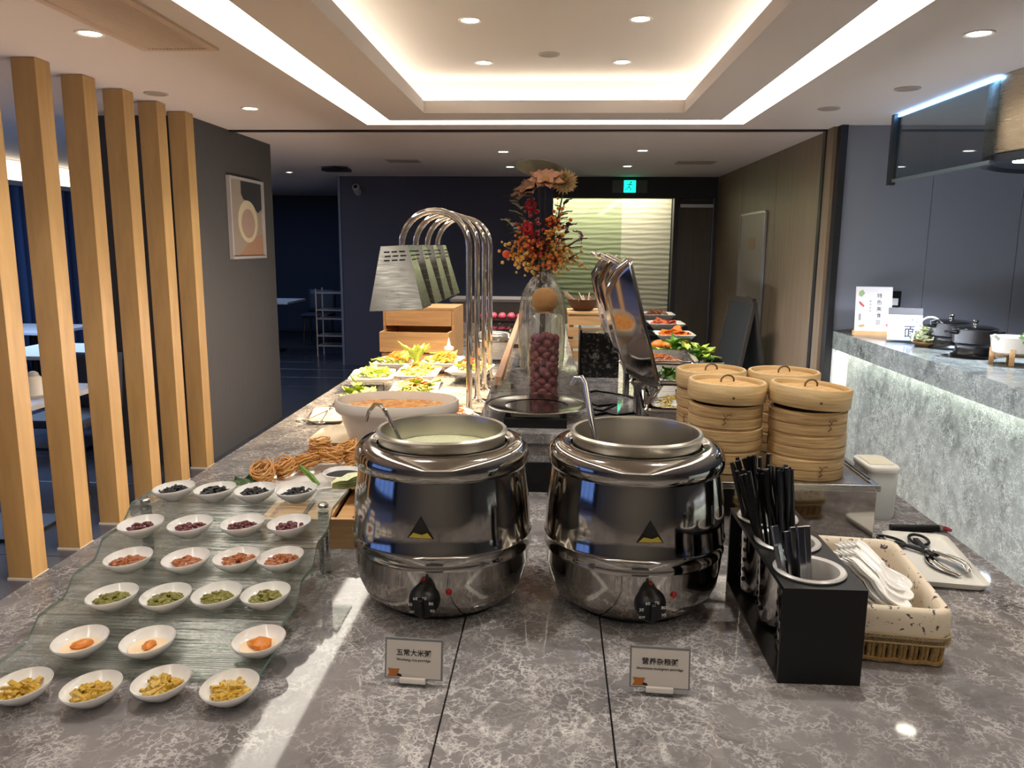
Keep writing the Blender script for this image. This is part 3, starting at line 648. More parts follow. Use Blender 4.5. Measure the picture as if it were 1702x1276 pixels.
def make_dish():
    t = thing('relish_dish', 'x', 'dish')
    n = 36; prof = [(0.0, 0.0), (0.018, 0.0), (0.019, 0.002), (0.031, 0.009), (0.0395, 0.018), (0.0435, 0.0265), (0.0425, 0.0275), (0.0385, 0.0195), (0.030, 0.0115), (0.017, 0.0055), (0, 0.0048)]
    mb = MB().lathe(prof, n)
    mb.v = [(x, y, z + (max(0, z - 0.004) / 0.024) * 0.09 * (x * 0.9 + y * 0.25)) for x, y, z in mb.v]
    mb.build('bowl', CERAM, t, smooth=True, sharp=1.6)
    return t
dish0 = make_dish(); first = [True]
def heap(kind, n, r, h, seed, mbase=None, base=0.008):
    rr = random.Random(seed); mb = MB()
    for i in range(n):
        a = rr.uniform(0, 2 * PI); q = math.sqrt(rr.random()); rad = r * q
        x, y = rad * math.cos(a), rad * math.sin(a); z = base + h * (1 - q * q) * rr.uniform(0.3, 1.0) + 0.008 * q * q
        E = Matrix.Rotation(rr.uniform(0, 2 * PI), 4, 'Z') @ Matrix.Rotation(rr.uniform(-0.7, 0.7), 4, 'X')
        if kind == 'strip':
            L = rr.uniform(0.008, 0.015); c = rr.uniform(-0.007, 0.007)
            mb.tube([E @ Vector((-L, 0, 0)) + Vector((x, y, z)), E @ Vector((-L * .3, c, 0.003)) + Vector((x, y, z)), E @ Vector((L * .4, c * .4, 0.004)) + Vector((x, y, z)), E @ Vector((L, -c, 0)) + Vector((x, y, z))], [0.0010, 0.0022, 0.0022, 0.0009], 5)
        elif kind == 'bean':
            mb.ball((x, y, z), 0.0046, 7, 5, E, (1.35, 0.95, 0.85), 0.12)
        elif kind == 'chunk':
            mb.ball((x, y, z), rr.uniform(0.005, 0.008), 7, 5, E, (1.7, 0.9, 0.6), 0.5)
        elif kind == 'bit':
            mb.ball((x, y, z), rr.uniform(0.003, 0.0055), 6, 4, E, (1.7, 0.9, 0.7), 0.4)
        elif kind == 'stick':
            L = rr.uniform(0.008, 0.014)
            mb.box(-L, L, -0.0035, 0.0035, -0.0022, 0.0022, Matrix.Translation((x, y, z)) @ E @ Matrix.Rotation(rr.uniform(-.4, .4), 4, 'Y'))
    return mb
FOODM = {
    'fungus': mat('fungus_black', (15, 14, 15), 0.5, var=0.3, vscale=(60, 60, 60)), 'bean': mat('bean_red', (88, 30, 36), 0.35, var=0.45, vscale=(60, 60, 60)),
    'radish': mat('radish_brown', (150, 84, 42), 0.3, var=0.5, vscale=(45, 45, 45)), 'green': mat('cowpea_green', (116, 112, 44), 0.4, var=0.45, vscale=(60, 60, 60)),
    'tofu': mat('bean_curd_orange', (206, 122, 34), 0.4, var=0.2, vscale=(50, 50, 50)), 'mustard': mat('mustard_yellow', (188, 152, 58), 0.35, var=0.4, vscale=(45, 45, 45)), 'sauce': mat('curd_sauce', (226, 202, 168), 0.3)}
rows = [
    (1.023, 'fungus', 'strip', 46, 0.024, 0.018, 'black fungus strips', 'top glass tier', [(-0.803, 1.555), (-0.714, 1.555), (-0.628, 1.556), (-0.540, 1.563)]),
    (0.989, 'bean', 'bean', 42, 0.026, 0.014, 'dark red beans', 'second glass tier', [(-0.811, 1.430), (-0.714, 1.436), (-0.614, 1.450), (-0.521, 1.455)]),
    (0.957, 'radish', 'chunk', 36, 0.023, 0.016, 'brown pickled radish', 'third glass tier', [(-0.788, 1.338), (-0.680, 1.342), (-0.589, 1.355), (-0.507, 1.362)]),
    (0.927, 'green', 'bit', 95, 0.025, 0.016, 'chopped green cowpea pickle', 'fourth glass tier', [(-0.768, 1.245), (-0.674, 1.25), (-0.588, 1.262), (-0.503, 1.27)]),
    (0.897, 'tofu', 'chunk', 3, 0.008, 0.004, 'orange fermented bean curd', 'lowest glass tier', [(-0.765, 1.142), (-0.655, 1.148), (-0.476, 1.163)]),
    (0.881, 'mustard', 'stick', 40, 0.0215, 0.018, 'yellow mustard stem pickle', 'counter', [(-0.792, 1.035), (-0.683, 1.035), (-0.588, 1.058), (-0.479, 1.052)])]
place4 = ['leftmost', 'second from left', 'third from left', 'rightmost']
rid = 0
for z, fk, kind, n, rr_, hh, what, where, ps in rows:
    names = place4 if len(ps) == 4 else ['leftmost', 'middle', 'rightmost']
    for i, (x, y) in enumerate(ps):
        rid += 1
        lb = 'white dish of %s, %s on the %s' % (what, names[i], where)
        rz = rnd.uniform(-0.25, 0.25) + (0.1 if z > 1.0 else 0.35)
        if first[0]: d = dish0; d.location = (x, y, z); d.rotation_euler = (0, 0, rz); first[0] = False
        else: d = dup(dish0, (x, y, z), rz)
        d['label'] = lb; d['group'] = 'small relish dishes'
        hp = heap(kind, n, rr_, hh, rid)
        if fk == 'tofu':
            hp = MB(); s = (0.014, 0.011, 0.019)[i]
            hp.ball((0.002, 0.004, 0.0145), s, 10, 6, Matrix.Rotation(i, 4, 'Z'), (1.2, 0.85, 0.5), 0.35)
            sc = MB().lathe([(0, 0.0115), (0.012, 0.0118), (0.026, 0.0125), (0.0305, 0.0138)], 24)
            so = sc.build('curd_sauce', FOODM['sauce'], None, smooth=True); so.location = (x, y, z); tag(so, 'pale sauce under the bean curd in the %s dish on the %s' % (names[i], where), 'sauce', kind='stuff')
        fo = hp.build(what.replace(' ', '_'), FOODM[fk], None, smooth=kind in ('bean', 'strip') or fk == 'tofu', sharp=1.0)
        fo.location = (x, y, z); fo.rotation_euler = (0, 0, rz); tag(fo, '%s heaped in the %s dish on the %s' % (what, names[i], where), 'relish', kind='stuff')

# ================================================================== CUTLERY CADDY
cd = thing('cutlery_caddy', 'black box caddy with three round steel cups for chopsticks and knives', 'caddy', (0.425, 1.355, ZC))
W, D0, D1 = 0.064, -0.195, 0.185
holes = [(-0.004, -0.125), (-0.004, 0.0), (-0.006, 0.125)]
def plate_with_holes(mb, x0, x1, y0, y1, z0, z1, hs, r, n=28):
    ys = [y0] + [(hs[i][1] + hs[i + 1][1]) / 2 for i in range(len(hs) - 1)] + [y1]
    for k, (hx, hy) in enumerate(hs):
        a, b = ys[k], ys[k + 1]
        ring = [(hx + r * math.cos(2 * PI * i / n), hy + r * math.sin(2 * PI * i / n)) for i in range(n)]
        def out(c, s):
            dx, dy = c, s; t = 1e9
            if dx > 1e-9: t = min(t, (x1 - hx) / dx)
            if dx < -1e-9: t = min(t, (x0 - hx) / dx)
            if dy > 1e-9: t = min(t, (b - hy) / dy)
            if dy < -1e-9: t = min(t, (a - hy) / dy)
            return (hx + dx * t, hy + dy * t)
        angs = sorted(set([round(2 * PI * i / n, 6) for i in range(n)] + [round(math.atan2(cy - hy, cx - hx) % (2 * PI), 6) for cx in (x0, x1) for cy in (a, b)]))
        m = len(angs); vs = []
        for zz in (z1, z0):
            vs += [(hx + r * math.cos(t), hy + r * math.sin(t), zz) for t in angs] + [out(math.cos(t), math.sin(t)) + (zz,) for t in angs]
        fs = []
        for i in range(m):
            j = (i + 1) % m
            fs += [(i, j, m + j, m + i), (2 * m + i, 3 * m + i, 3 * m + j, 2 * m + j), (i, 2 * m + i, 2 * m + j, j), (m + i, m + j, 3 * m + j, 3 * m + i)]
        mb.raw(vs, fs)
    return mb
plate_with_holes(MB(), -W, W, D0, D1, 0.152, 0.160, holes, 0.049).build('top_plate', BLACK, cd)
bx(-W, W, D0, D0 + 0.008, 0, 0.152).build('front_panel', BLACK, cd); bx(-W, W, D1 - 0.008, D1, 0, 0.152).build('back_panel', BLACK, cd); bx(-W, W, D0 + .008, D1 - .008, 0, 0.006).build('floor_panel', BLACK, cd); bx(W - 0.006, W, D0 + .008, D1 - .008, 0.006, 0.152).build('side_panel', BLACK, cd)
CUPW = mat('cup_rim', (214, 212, 208), 0.25, 0.3)
for hx, hy in holes:
    Mh = Matrix.Translation((hx, hy, 0))
    cu = MB().lathe([(0, 0.012), (0.040, 0.012), (0.044, 0.016), (0.0475, 0.150)], 32, Mh).build('steel_cup', STEEL, cd, smooth=True)
    MB().lathe([(0.0475, 0.150), (0.0475, 0.1605), (0.056, 0.1605), (0.0575, 0.1635), (0.055, 0.166), (0.047, 0.164), (0.044, 0.155), (0.041, 0.03)], 32, Mh).build('cup_rim', CUPW, cu, smooth=True)
    dots = MB()
    for q in range(5):
        for e in range(2):
            a = R(180 + 28 * e - 10); dots.lathe([(0, 0.0012), (0.0045, 0.001), (0.0045, -0.001)], 10, Mh @ Matrix.Rotation(a, 4, 'Z') @ Matrix.Translation((0.0462, 0, 0.04 + q * 0.02)) @ Matrix.Rotation(R(90), 4, 'Y'))
    dots.build('drain_holes', BLACK, cu)
# chopsticks
CST = mat('chopstick_black', (13, 13, 15), 0.3)
cs0 = None; rr = random.Random(5)
for k in range(46):
    hx, hy = (0.425 + holes[1][0], 1.355 + holes[1][1]) if k < 30 else (0.425 + holes[2][0], 1.355 + holes[2][1])
    a = rr.uniform(0, 2 * PI); q = 0.026 * math.sqrt(rr.random())
    bxp = Vector((hx + q * math.cos(a) * 0.9 + 0.004, hy + q * math.sin(a) * 0.9, ZC + 0.018 + rr.uniform(0, 0.008)))
    u = rr.uniform(0, 1)
    tp = Vector((hx - 0.098 + 0.098 * u + q * math.cos(a) * .3, hy + 0.03 * (rr.random() - .5) + (0.03 if k < 30 else -0.02), ZC + 0.018 + rr.uniform(0.285, 0.305) + 0.012 * u))
    d = (tp - bxp); L = 0.27; qd = d.to_track_quat('Z', 'Y')
    if cs0 is None:
        cs0 = MB().tube([(0, 0, 0), (0, 0, 0.08), (0, 0, 0.16), (0, 0, L - 0.002), (0, 0, L)], [0.0022, 0.0028, 0.0036, 0.0040, 0.0032], 6).build('chopstick', CST, None); o = cs0
    else: o = cs0.copy(); C.objects.link(o)
    o.location = bxp; o.rotation_mode = 'XYZ'; o.rotation_euler = qd.to_euler()
    tag(o, 'black chopstick standing in the middle caddy cup' if k < 30 else 'black chopstick standing in the rear caddy cup beside the kettle', 'chopstick', 'chopsticks in middle caddy cup' if k < 30 else 'chopsticks in rear caddy cup')
# metal cutlery handles in the front cup
KN = steel('cutlery_steel', (150, 150, 152), 0.16)
for k, (bx_, by_, tx, ty, L) in enumerate(((0.405, 1.205, 0.372, 1.262, 0.215), (0.412, 1.22, 0.392, 1.27, 0.20), (0.42, 1.225, 0.404, 1.275, 0.205), (0.424, 1.215, 0.412, 1.26, 0.21), (0.43, 1.225, 0.424, 1.268, 0.208), (0.402, 1.20, 0.366, 1.232, 0.19))):
    t = thing('table_knife', '%s steel cutlery handle from the left in the front caddy cup' % ['first', 'third', 'fourth', 'fifth', 'sixth', 'second'][k], 'cutlery', (bx_, by_, ZC + 0.02), 0, 'steel cutlery in front caddy cup')
    d = Vector((tx - bx_, ty - by_, 0.19)); t.rotation_euler = d.to_track_quat('Z', 'Y').to_euler()
    MB().prism([(-0.0065, -0.004), (0.0065, -0.004), (0.0075, 0.0), (0.0065, 0.004), (-0.0065, 0.004), (-0.0075, 0.0)], 0.085, L, 'z').build('handle', KN, t, bev=0.0012)
    MB().prism([(-0.007, -0.001), (0.007, -0.001), (0.007, 0.001), (-0.007, 0.001)], 0.0, 0.085, 'z').build('blade', KN, t)

# ================================================================== SPOON BASKET
bk = thing('spoon_basket', 'woven straw basket with floral cloth liner holding white spoons', 'basket', (0.562, 1.395, ZC), R(-7))
WB, DB = 0.215, 0.315
STRAW = wood('straw', (118, 92, 54), (170, 138, 86), (60, 60, 60), 0.8); mb = MB()
def rim_pts(w, d, r, step):
    pts = rrect(w, d, r, 4); out = []
    for i in range(len(pts)):
        a = Vector(pts[i]); b = Vector(pts[(i + 1) % len(pts)]); L = (b - a).length; n = max(1, round(L / step))
        out += [tuple(a.lerp(b, j / n)) for j in range(n)]
    return out
for i, (x, y) in enumerate(rim_pts(WB, DB, 0.02, 0.0085)):
    mb.tube([(x * .97, y * .98, 0.004), (x + 0.0014 * (-1) ** i, y, 0.022), (x * 1.005, y * 1.0, 0.045), (x * 1.01, y * 1.005, 0.085)], 0.0042, 6)
mb.build('straw_strands', STRAW, bk, smooth=True, kind='stuff')
for z in (0.006, 0.04):
    MB().tube([(x * 1.01, y * 1.01, z + 0.0015 * math.sin(i * 1.7)) for i, (x, y) in enumerate(rim_pts(WB, DB, 0.02, 0.012))], 0.004, 6, closed=True).build('weave_ring', STRAW, bk, smooth=True)
lin = MB(); loft(lin, [[(x, y, z) for x, y in rrect(w, d, r)] for w, d, r, z in ((WB + .012, DB + .012, .024, .046), (WB + .016, DB + .016, .026, .075), (WB + .014, DB + .014, .026, .094), (WB + .004, DB + .004, .022, .100), (WB - .014, DB - .014, .018, .098), (WB - .022, DB - .022, .016, .085), (WB - .026, DB - .026, .014, .02))], cap1=True)
lin.build('cloth_liner', printmat('floral_cloth', (222, 208, 186), ((92, 62, 56), (84, 80, 92)), 85, 0.60), bk, smooth=True, sharp=1.5)
lc = MB(); pts = rim_pts(WB + .018, DB + .018, 0.026, 0.005)
for a, b in ((0, 1),):
    lc.tube([(x, y, 0.040) for x, y in pts], 0.0016, 5, closed=True); lc.tube([(x, y, 0.054) for x, y in pts], 0.0016, 5, closed=True)
    lc.tube([(x, y, 0.047 + 0.006 * (-1) ** i) for i, (x, y) in enumerate(pts)], 0.0011, 4, closed=True); lc.tube([(x, y, 0.047 - 0.006 * (-1) ** i) for i, (x, y) in enumerate(pts)], 0.0011, 4, closed=True)
lc.build('lace_trim', mat('lace', (176, 156, 116), 0.8), bk, kind='stuff')
# white chinese soup spoons
def spoon_fn(u, v):
    vv = v * 2 - 1
    if u < 0.55: w = 0.0075 + 0.002 * math.sin(u / 0.55 * PI); dep = 0.0035
    else:
        q = (u - 0.55) / 0.45; w = 0.0085 + 0.0135 * math.sin(min(1, q * 1.25) * PI / 2) * math.sqrt(max(0.0, 1 - max(0, (q - 0.45) / 0.55) ** 2)); dep = 0.0035 + 0.011 * math.sin(min(1, q) * PI)
    y = 0.135 * u
    z = 0.030 * (1 - u) ** 2.2 + 0.006 * math.sin(u * PI) - 0.012 * math.sin(max(0, (u - 0.5) / 0.5) * PI) - 0.006 * math.exp(-(u / 0.07) ** 2)
    return (w * vv, y, z + dep * vv * vv)
sp0 = None; rr = random.Random(8)
for k in range(15):
    if sp0 is None: sp0 = MB().grid(spoon_fn, 22, 8).build('soup_spoon', CERAM, None, smooth=True, solid=0.0026, sharp=3); o = sp0
    else: o = sp0.copy(); C.objects.link(o)
    lay, i = divmod(k, 5)
    o.location = (0.522 + 0.020 * lay + 0.0035 * i, 1.43 + 0.032 * lay - 0.013 * i, ZC + 0.076 + 0.0062 * i + 0.004 * lay)
    o.rotation_euler = (R(-7), R((-10, 0, 8)[lay]), R(-150 - 5 * lay + rr.uniform(-2, 2)))
    tag(o, 'white ceramic soup spoon lying in the straw basket', 'spoon', 'white soup spoons in the basket')

# ================================================================== TRAY WITH SCISSOR TONGS, LIGHTER
ty = thing('serving_tray', 'white rectangular tray under scissor tongs, right of basket', 'tray', (0.832, 1.672, ZC), R(-9))
rr_tray(MB(), [(0.125, 0.27, .014, 0.0), (0.13, 0.275, .016, 0.003)]).build('foot', mat('tray_dark', (30, 32, 32), 0.5), ty)
rr_tray(MB(), [(0.132, 0.277, .016, 0.003), (0.146, 0.292, .02, 0.016), (0.143, 0.289, .02, 0.0175), (0.130, 0.276, .016, 0.0085), (0.128, 0.274, .016, 0.008)]).build('dish', mat('melamine', (226, 224, 216), 0.3), ty, smooth=True, sharp=1.0)
st = thing('scissor_tongs', 'scissor tongs with black loop handles lying on the white tray', 'tongs', (0.835, 1.68, ZC + 0.0125), R(10))
def loop(cx, cy, rx, ry, ang, n=18):
    return [(cx + rx * math.cos(t) * math.cos(ang) - ry * math.sin(t) * math.sin(ang), cy + rx * math.cos(t) * math.sin(ang) + ry * math.sin(t) * math.cos(ang), 0.004) for t in [2 * PI * i / n for i in range(n)]]
MB().tube(loop(-0.040, 0.085, 0.020, 0.034, R(18)), 0.0035, 8, closed=True).build('handle_loop', BLACK, st, smooth=True)
MB().tube(loop(0.028, 0.085, 0.020, 0.034, R(-22)), 0.0035, 8, closed=True).build('handle_loop', BLACK, st, smooth=True)
MB().box(-0.006, 0.006, -0.05, 0.05, 0, 0.006, Matrix.Translation((-0.012, 0.035, 0.001)) @ Matrix.Rotation(R(28), 4, 'Z')).build('handle_arm', BLACK, st, bev=0.002)
MB().box(-0.006, 0.006, -0.05, 0.05, 0, 0.006, Matrix.Translation((0.006, 0.035, 0.004)) @ Matrix.Rotation(R(-14), 4, 'Z')).build('handle_arm', BLACK, st, bev=0.002)
MB().lathe([(0, 0.012), (0.005, 0.011), (0.006, 0)], 12, Matrix.Translation((0.0, 0.015, 0.001))).build('pivot', STEEL, st, smooth=True)
def blade(s): return lambda u, v: (s * (0.004 + 0.020 * math.sin(u * PI * 0.9)) + (v - .5) * (0.014 + 0.012 * math.sin(u * PI)), 0.008 - 0.115 * u, 0.004 + 0.004 * s + 0.003 * math.cos(v * PI * 2))
for s in (-1, 1): MB().grid(blade(s), 14, 6).build('steel_blade', STEEL, st, smooth=True, solid=0.001)
lg = thing('gas_lighter', 'black gas lighter with red trigger lying behind white tray', 'lighter', (0.895, 1.868, ZC))
MB().tube([(-0.07, 0, 0.009), (0.02, 0.0, 0.009), (0.045, 0.003, 0.009)], [0.008, 0.009, 0.0085], 10).build('body', BLACK, lg, smooth=True)
MB().tube([(0.045, 0.003, 0.009), (0.052, 0.004, 0.009)], 0.0085, 10).build('collar', STEEL, lg); MB().tube([(0.052, 0.004, 0.009), (0.064, 0.0, 0.008), (0.074, -0.006, 0.006)], [0.007, 0.006, 0.003], 8).build('trigger', mat('trigger_red', (132, 22, 26), 0.4), lg, smooth=True)
jg = thing('plastic_jug', 'white frosted plastic jug with flat lid beside steel box', 'jug', (0.832, 2.0, ZC))
FROST = mat('frosted_plastic', (212, 216, 216), 0.35, sss=0.2)
rr_tray(MB(), [(0.07, 0.11, .02, 0.0), (0.076, 0.116, .02, 0.01), (0.078, 0.118, .02, 0.11), (0.075, 0.115, .02, 0.123)]).build('body', FROST, jg, smooth=True, sharp=1.0)
rr_tray(MB(), [(0.078, 0.122, .018, 0.124), (0.082, 0.126, .02, 0.128), (0.082, 0.126, .02, 0.137), (0.077, 0.12, .018, 0.14)]).build('lid', WHITE, jg, smooth=True, sharp=1.0); bx(-0.03, 0.03, -0.04, 0.04, 0.14, 0.142).build('lid_label', mat('lid_cream', (220, 214, 190), 0.6), jg)

# ================================================================== STEEL BOX AND BAMBOO STEAMERS
sb = thing('steel_warmer_box', 'mirror polished steel warmer box carrying four steamer stacks', 'warmer', (0.53, 2.02, ZC))
SX0, SX1, SY0, SY1, SZ = -0.23, 0.208, -0.285, 0.27, 0.152
bx(SX0 + .006, SX1 - .006, SY0 + .006, SY1 - .006, 0.0, SZ - 0.014).build('body', MIRROR, sb, bev=0.001)
slab_ring(MB(), (SX0, SX1, SY0, SY1), (SX0 + .014, SX1 - .014, SY0 + .014, SY1 - .014), SZ - 0.014, SZ + 0.002).build('top_rim', STEELB, sb, bev=0.0012)
bx(SX0 + .014, SX1 - .014, SY0 + .014, SY1 - .014, SZ - 0.014, SZ - 0.003).build('top_plate', STEELB, sb)
bx(SX1 - .012, SX1 - .006, SY0 + .05, SY1 - .02, SZ + 0.002, SZ + 0.004).build('dark_gasket', BLACK, sb)
RS = 0.0885
WEAVE = NT('bamboo_weave'); v = WEAVE.coord((1, 1, 1))
w1 = WEAVE.add('ShaderNodeTexWave', bands_direction='DIAGONAL'); w1.inputs['Scale'].default_value = 32; WEAVE.link(v, w1.inputs['Vector'])
ck = WEAVE.add('ShaderNodeTexChecker'); ck.inputs['Scale'].default_value = 70; WEAVE.link(v, ck.inputs['Vector']); ck.inputs[1].default_value = (1, 1, 1, 1); ck.inputs[2].default_value = (.35, .35, .35, 1)
WEAVE.link(WEAVE.mix(0.5, WEAVE.ramp(w1.outputs['Fac'], [(0.2, srgb(178, 132, 74)), (0.8, srgb(224, 182, 116))]), WEAVE.ramp(ck.outputs['Fac'], [(0, srgb(196, 150, 88)), (1, srgb(222, 180, 116))])), WEAVE.p.inputs['Base Color'])
WEAVE.set(Roughness=0.55); WEAVE.bump(ck.outputs['Fac'], 0.5, 0.002); WEAVE = WEAVE.m
WIRE = mat('cane_wire', (104, 74, 44), 0.6)
def make_basket():
    t = thing('bamboo_steamer_basket', 'x', 'steamer')
    MB().lathe([(RS - .008, 0.0), (RS - .002, 0.0), (RS, 0.002), (RS, 0.0225), (RS - .0025, 0.0238), (RS - .0025, 0.0252), (RS, 0.0265), (RS, 0.0475), (RS - .004, 0.0495), (RS - .004, 0.053), (RS - .010, 0.053), (RS - .010, 0.0)], 48).build('hoop', BAMBOO, t, smooth=True, sharp=0.6)
    MB().lathe([(0, 0.008), (RS - .010, 0.008)], 40).build('slatted_floor', BAMBOOL, t)
    for a in (R(-112), R(40)):
        M = Matrix.Rotation(a, 4, 'Z') @ Matrix.Translation((RS + 0.0005, 0, 0.024))
        mb = MB(); mb.tube([(0, -0.004, -0.012), (0.002, 0.003, -0.006), (0.001, -0.003, 0.0), (0.002, 0.003, 0.006), (0, -0.003, 0.012)], 0.0011, 5, M); mb.tube([(0.001, 0.004, 0.010), (0.003, 0.012, 0.014), (0.001, 0.016, 0.010)], 0.001, 5, M)
        mb.build('cane_lacing', WIRE, t)
    return t
def make_lid():
    t = thing('bamboo_cover', 'x', 'steamer cover')
    MB().lathe([(RS - .006, 0.0), (RS + .003, 0.0), (RS + .0045, 0.002), (RS + .0045, 0.043), (RS + .002, 0.046), (RS - .004, 0.046), (RS - .006, 0.043), (RS - .006, 0.0)], 48).build('hoop', BAMBOOL, t, smooth=True, sharp=0.7)
    MB().lathe([(0, 0.042), (0.03, 0.0415), (0.06, 0.039), (0.083, 0.034), (RS - .006, 0.030)], 48).build('woven_top', WEAVE, t, smooth=True)
    MB().tube([(-0.020, 0, 0.040), (-0.019, 0, 0.049), (-0.012, 0, 0.0555), (0, 0, 0.058), (0.012, 0, 0.0555), (0.019, 0, 0.049), (0.020, 0, 0.040)], 0.0022, 7, Matrix.Rotation(R(20), 4, 'Z')).build('handle', WIRE, t, smooth=True)
    MB().lathe([(0, 0.0), (0.0035, 0), (0.003, 0.002), (0, 0.0025)], 8, Matrix.Rotation(R(-100), 4, 'Z') @ Matrix.Translation((RS + .0045, 0, 0.018)) @ Matrix.Rotation(R(90), 4, 'Y')).build('peg', WIRE, t)
    return t
bk0, lid0 = make_basket(), make_lid(); ub = [False]; ul = [False]
ZS = ZC + SZ - 0.003
for (x, y, nm, tilt, base_rz) in ((0.603, 1.855, 'front right', R(4.0), 0.5), (0.419, 1.90, 'front left', R(1.8), 0.0), (0.612, 2.10, 'rear right', 0, 2.0), (0.424, 2.12, 'rear left', 0, 1.1)):
    for k in range(3):
        lb = '%s bamboo basket of the %s steamer stack' % (['bottom', 'middle', 'upper'][k], nm)
        loc = (x + 0.0015 * (k % 2), y + 0.001 * k, ZS + k * 0.0535)
        if not ub[0]: o = bk0; ub[0] = True; o.location = loc; o.rotation_euler = (0, 0, base_rz + k * 1.9)
        else: o = dup(bk0, loc, base_rz + k * 1.9)
        tag(o, lb, 'steamer', 'bamboo steamer baskets')
    loc = (x, y, ZS + 3 * 0.0535 + 0.0005 + (0.0055 if tilt else 0)); lb = 'woven bamboo cover with looped handle on the %s steamer stack' % nm
    if not ul[0]: o = lid0; ul[0] = True; o.location = loc
    else: o = dup(lid0, loc)
    o.rotation_euler = (0, tilt, base_rz * 0.0 + R(8)); tag(o, lb, 'steamer cover', 'bamboo steamer covers')

# ================================================================== NOODLE PLATTER (behind the riser)
wx = thing('wooden_display_box', 'shallow wooden display box behind the glass riser', 'box', (-0.50, 1.86, ZC), R(4))
for a in ((-0.17, 0.15, -0.205, -0.19, 0.0, 0.07), (-0.17, 0.15, 0.19, 0.205, 0, 0.07), (-0.17, -0.155, -0.19, 0.19, 0, 0.07), (0.135, 0.15, -0.19, 0.19, 0, 0.07)): bx(*a).build('side_board', PINE, wx, bev=0.001)
bx(-0.155, 0.135, -0.19, 0.19, 0, 0.01).build('bottom_board', PINE, wx)
for i in range(4): bx(-0.155 + i * 0.073, -0.155 + i * 0.073 + 0.06, -0.19, 0.19, 0.045, 0.056).build('slat', PINE, wx)
MB().tube([(0.04, -0.198, 0.071), (0.05, -0.16, 0.076), (0.08, -0.1, 0.078), (0.11, -0.05, 0.078)], 0.004, 7).build('twig_handle', WIRE, wx, smooth=True)
pt = thing('oval_platter', 'oval white platter holding brown noodle nests and greens', 'platter', (-0.60, 1.93, ZC + 0.071), R(28))
def oval(mb, prof, ax, ay, n=40): 
    mb.lathe(prof, n, Matrix.Diagonal((ax, ay, 1, 1))); return mb
oval(MB(), [(0, 0), (0.6, 0), (0.62, 0.002), (0.95, 0.014), (1.0, 0.016), (0.98, 0.0185), (0.9, 0.014), (0.6, 0.006), (0, 0.005)], 0.185, 0.115).build('plate', CERAM, pt, smooth=True, sharp=1.4)
NOOD = mat('noodle_tan', (208, 154, 88), 0.5, var=0.25, vscale=(40, 40, 40)); rr = random.Random(21); nn = ['lowest left', 'second', 'third', 'fourth', 'fifth', 'uppermost right', 'rear']
for k, (x, y, z) in enumerate(((-0.735, 1.895, 0.0), (-0.690, 1.945, 0.004), (-0.645, 1.972, 0.008), (-0.595, 2.005, 0.014), (-0.552, 2.045, 0.022), (-0.525, 2.00, 0.0), (-0.63, 2.03, 0.03))):
    mb = MB()
    for s in range(24):
        ph = rr.uniform(0, 6); r0 = rr.uniform(0.016, 0.031); zc = rr.uniform(0.012, 0.046); tx, tyy = rr.uniform(-.45, .45), rr.uniform(-.45, .45)
        mb.tube([((r0 + 0.003 * math.sin(5 * t + ph)) * math.cos(t + ph) * 1.15, (r0 + 0.003 * math.cos(4 * t)) * math.sin(t + ph) * 0.95, zc + 0.35 * r0 * (tx * math.cos(t + ph) + tyy * math.sin(t + ph)) * 2 + 0.0015 * math.sin(7 * t)) for t in [2 * PI * i / 20 for i in range(20)]], 0.0019, 5, closed=True)
    o = mb.build('noodle_nest', NOOD, None, smooth=True); o.location = (x, y, ZC + 0.079 + z); o.rotation_euler = (R(rr.uniform(-25, 25)), R(rr.uniform(-25, 25)), rr.uniform(0, 6))
    tag(o, '%s brown dried noodle nest in the row on the oval platter' % nn[k], 'noodles', 'dried noodle nests')
def leaf(mb, base, L, w, rz, up, curl=0.4, n=6):
    M = Matrix.Translation(base) @ Matrix.Rotation(rz, 4, 'Z')
    mb.grid(lambda u, v: ((v - .5) * 2 * w * math.sin(PI * min(1, 0.08 + u * 0.95)) , L * u * math.cos(up * (1 - curl * u)), L * u * math.sin(up * (1 - curl * u)) + abs(v - .5) * w * 0.8 + 0.12 * w * math.sin(u * 14)), n, 4, M); return mb
GREEN = mat('leaf_green', (96, 138, 44), 0.45, var=0.35, vscale=(20, 20, 20)); LGREEN = mat('lettuce_green', (176, 196, 76), 0.45, var=0.3, vscale=(24, 24, 24)); DGREEN = mat('leaf_dark', (50, 78, 34), 0.45, var=0.3, vscale=(30, 30, 30)); PALEV = mat('cabbage_white', (214, 218, 178), 0.4, var=0.12, vscale=(20, 20, 20))
on = thing('spring_onion', 'bunch of spring onions with white roots beside the left kettle', 'vegetable', (-0.445, 1.87, ZC + 0.086), R(-35))
mb = MB(); mw_ = MB()
for k in range(7):
    x0 = (k - 3) * 0.008; z0 = rr.uniform(0, 0.012)
    mb.tube([(x0, 0.0, z0 + 0.01), (x0 * 1.6, 0.05, z0 + 0.02), (x0 * 3.0, 0.13, z0 + 0.05 + 0.01 * k)], [0.005, 0.0045, 0.0025], 6); mw_.tube([(x0, 0.0, z0 + 0.01), (x0 * 0.8, -0.07, z0 + 0.006)], [0.005, 0.0055], 6)
mb.build('green_stalks', GREEN, on, smooth=True); mw_.build('white_ends', PALEV, on, smooth=True)
cb = thing('bok_choy', 'pale halved bok choy lying on the oval platter rim', 'vegetable', (-0.535, 1.80, ZC + 0.082), R(-70))
mb = MB()
for k in range(5): leaf(mb, (0, 0, 0.004 + .004 * k), 0.10, 0.020, R(-16 + 8 * k), R(14))
mb.build('white_leaves', PALEV, cb, smooth=True); mb = MB()
for k in range(4): leaf(mb, (0, 0.06, 0.012), 0.07, 0.022, R(-30 + 20 * k), R(25))
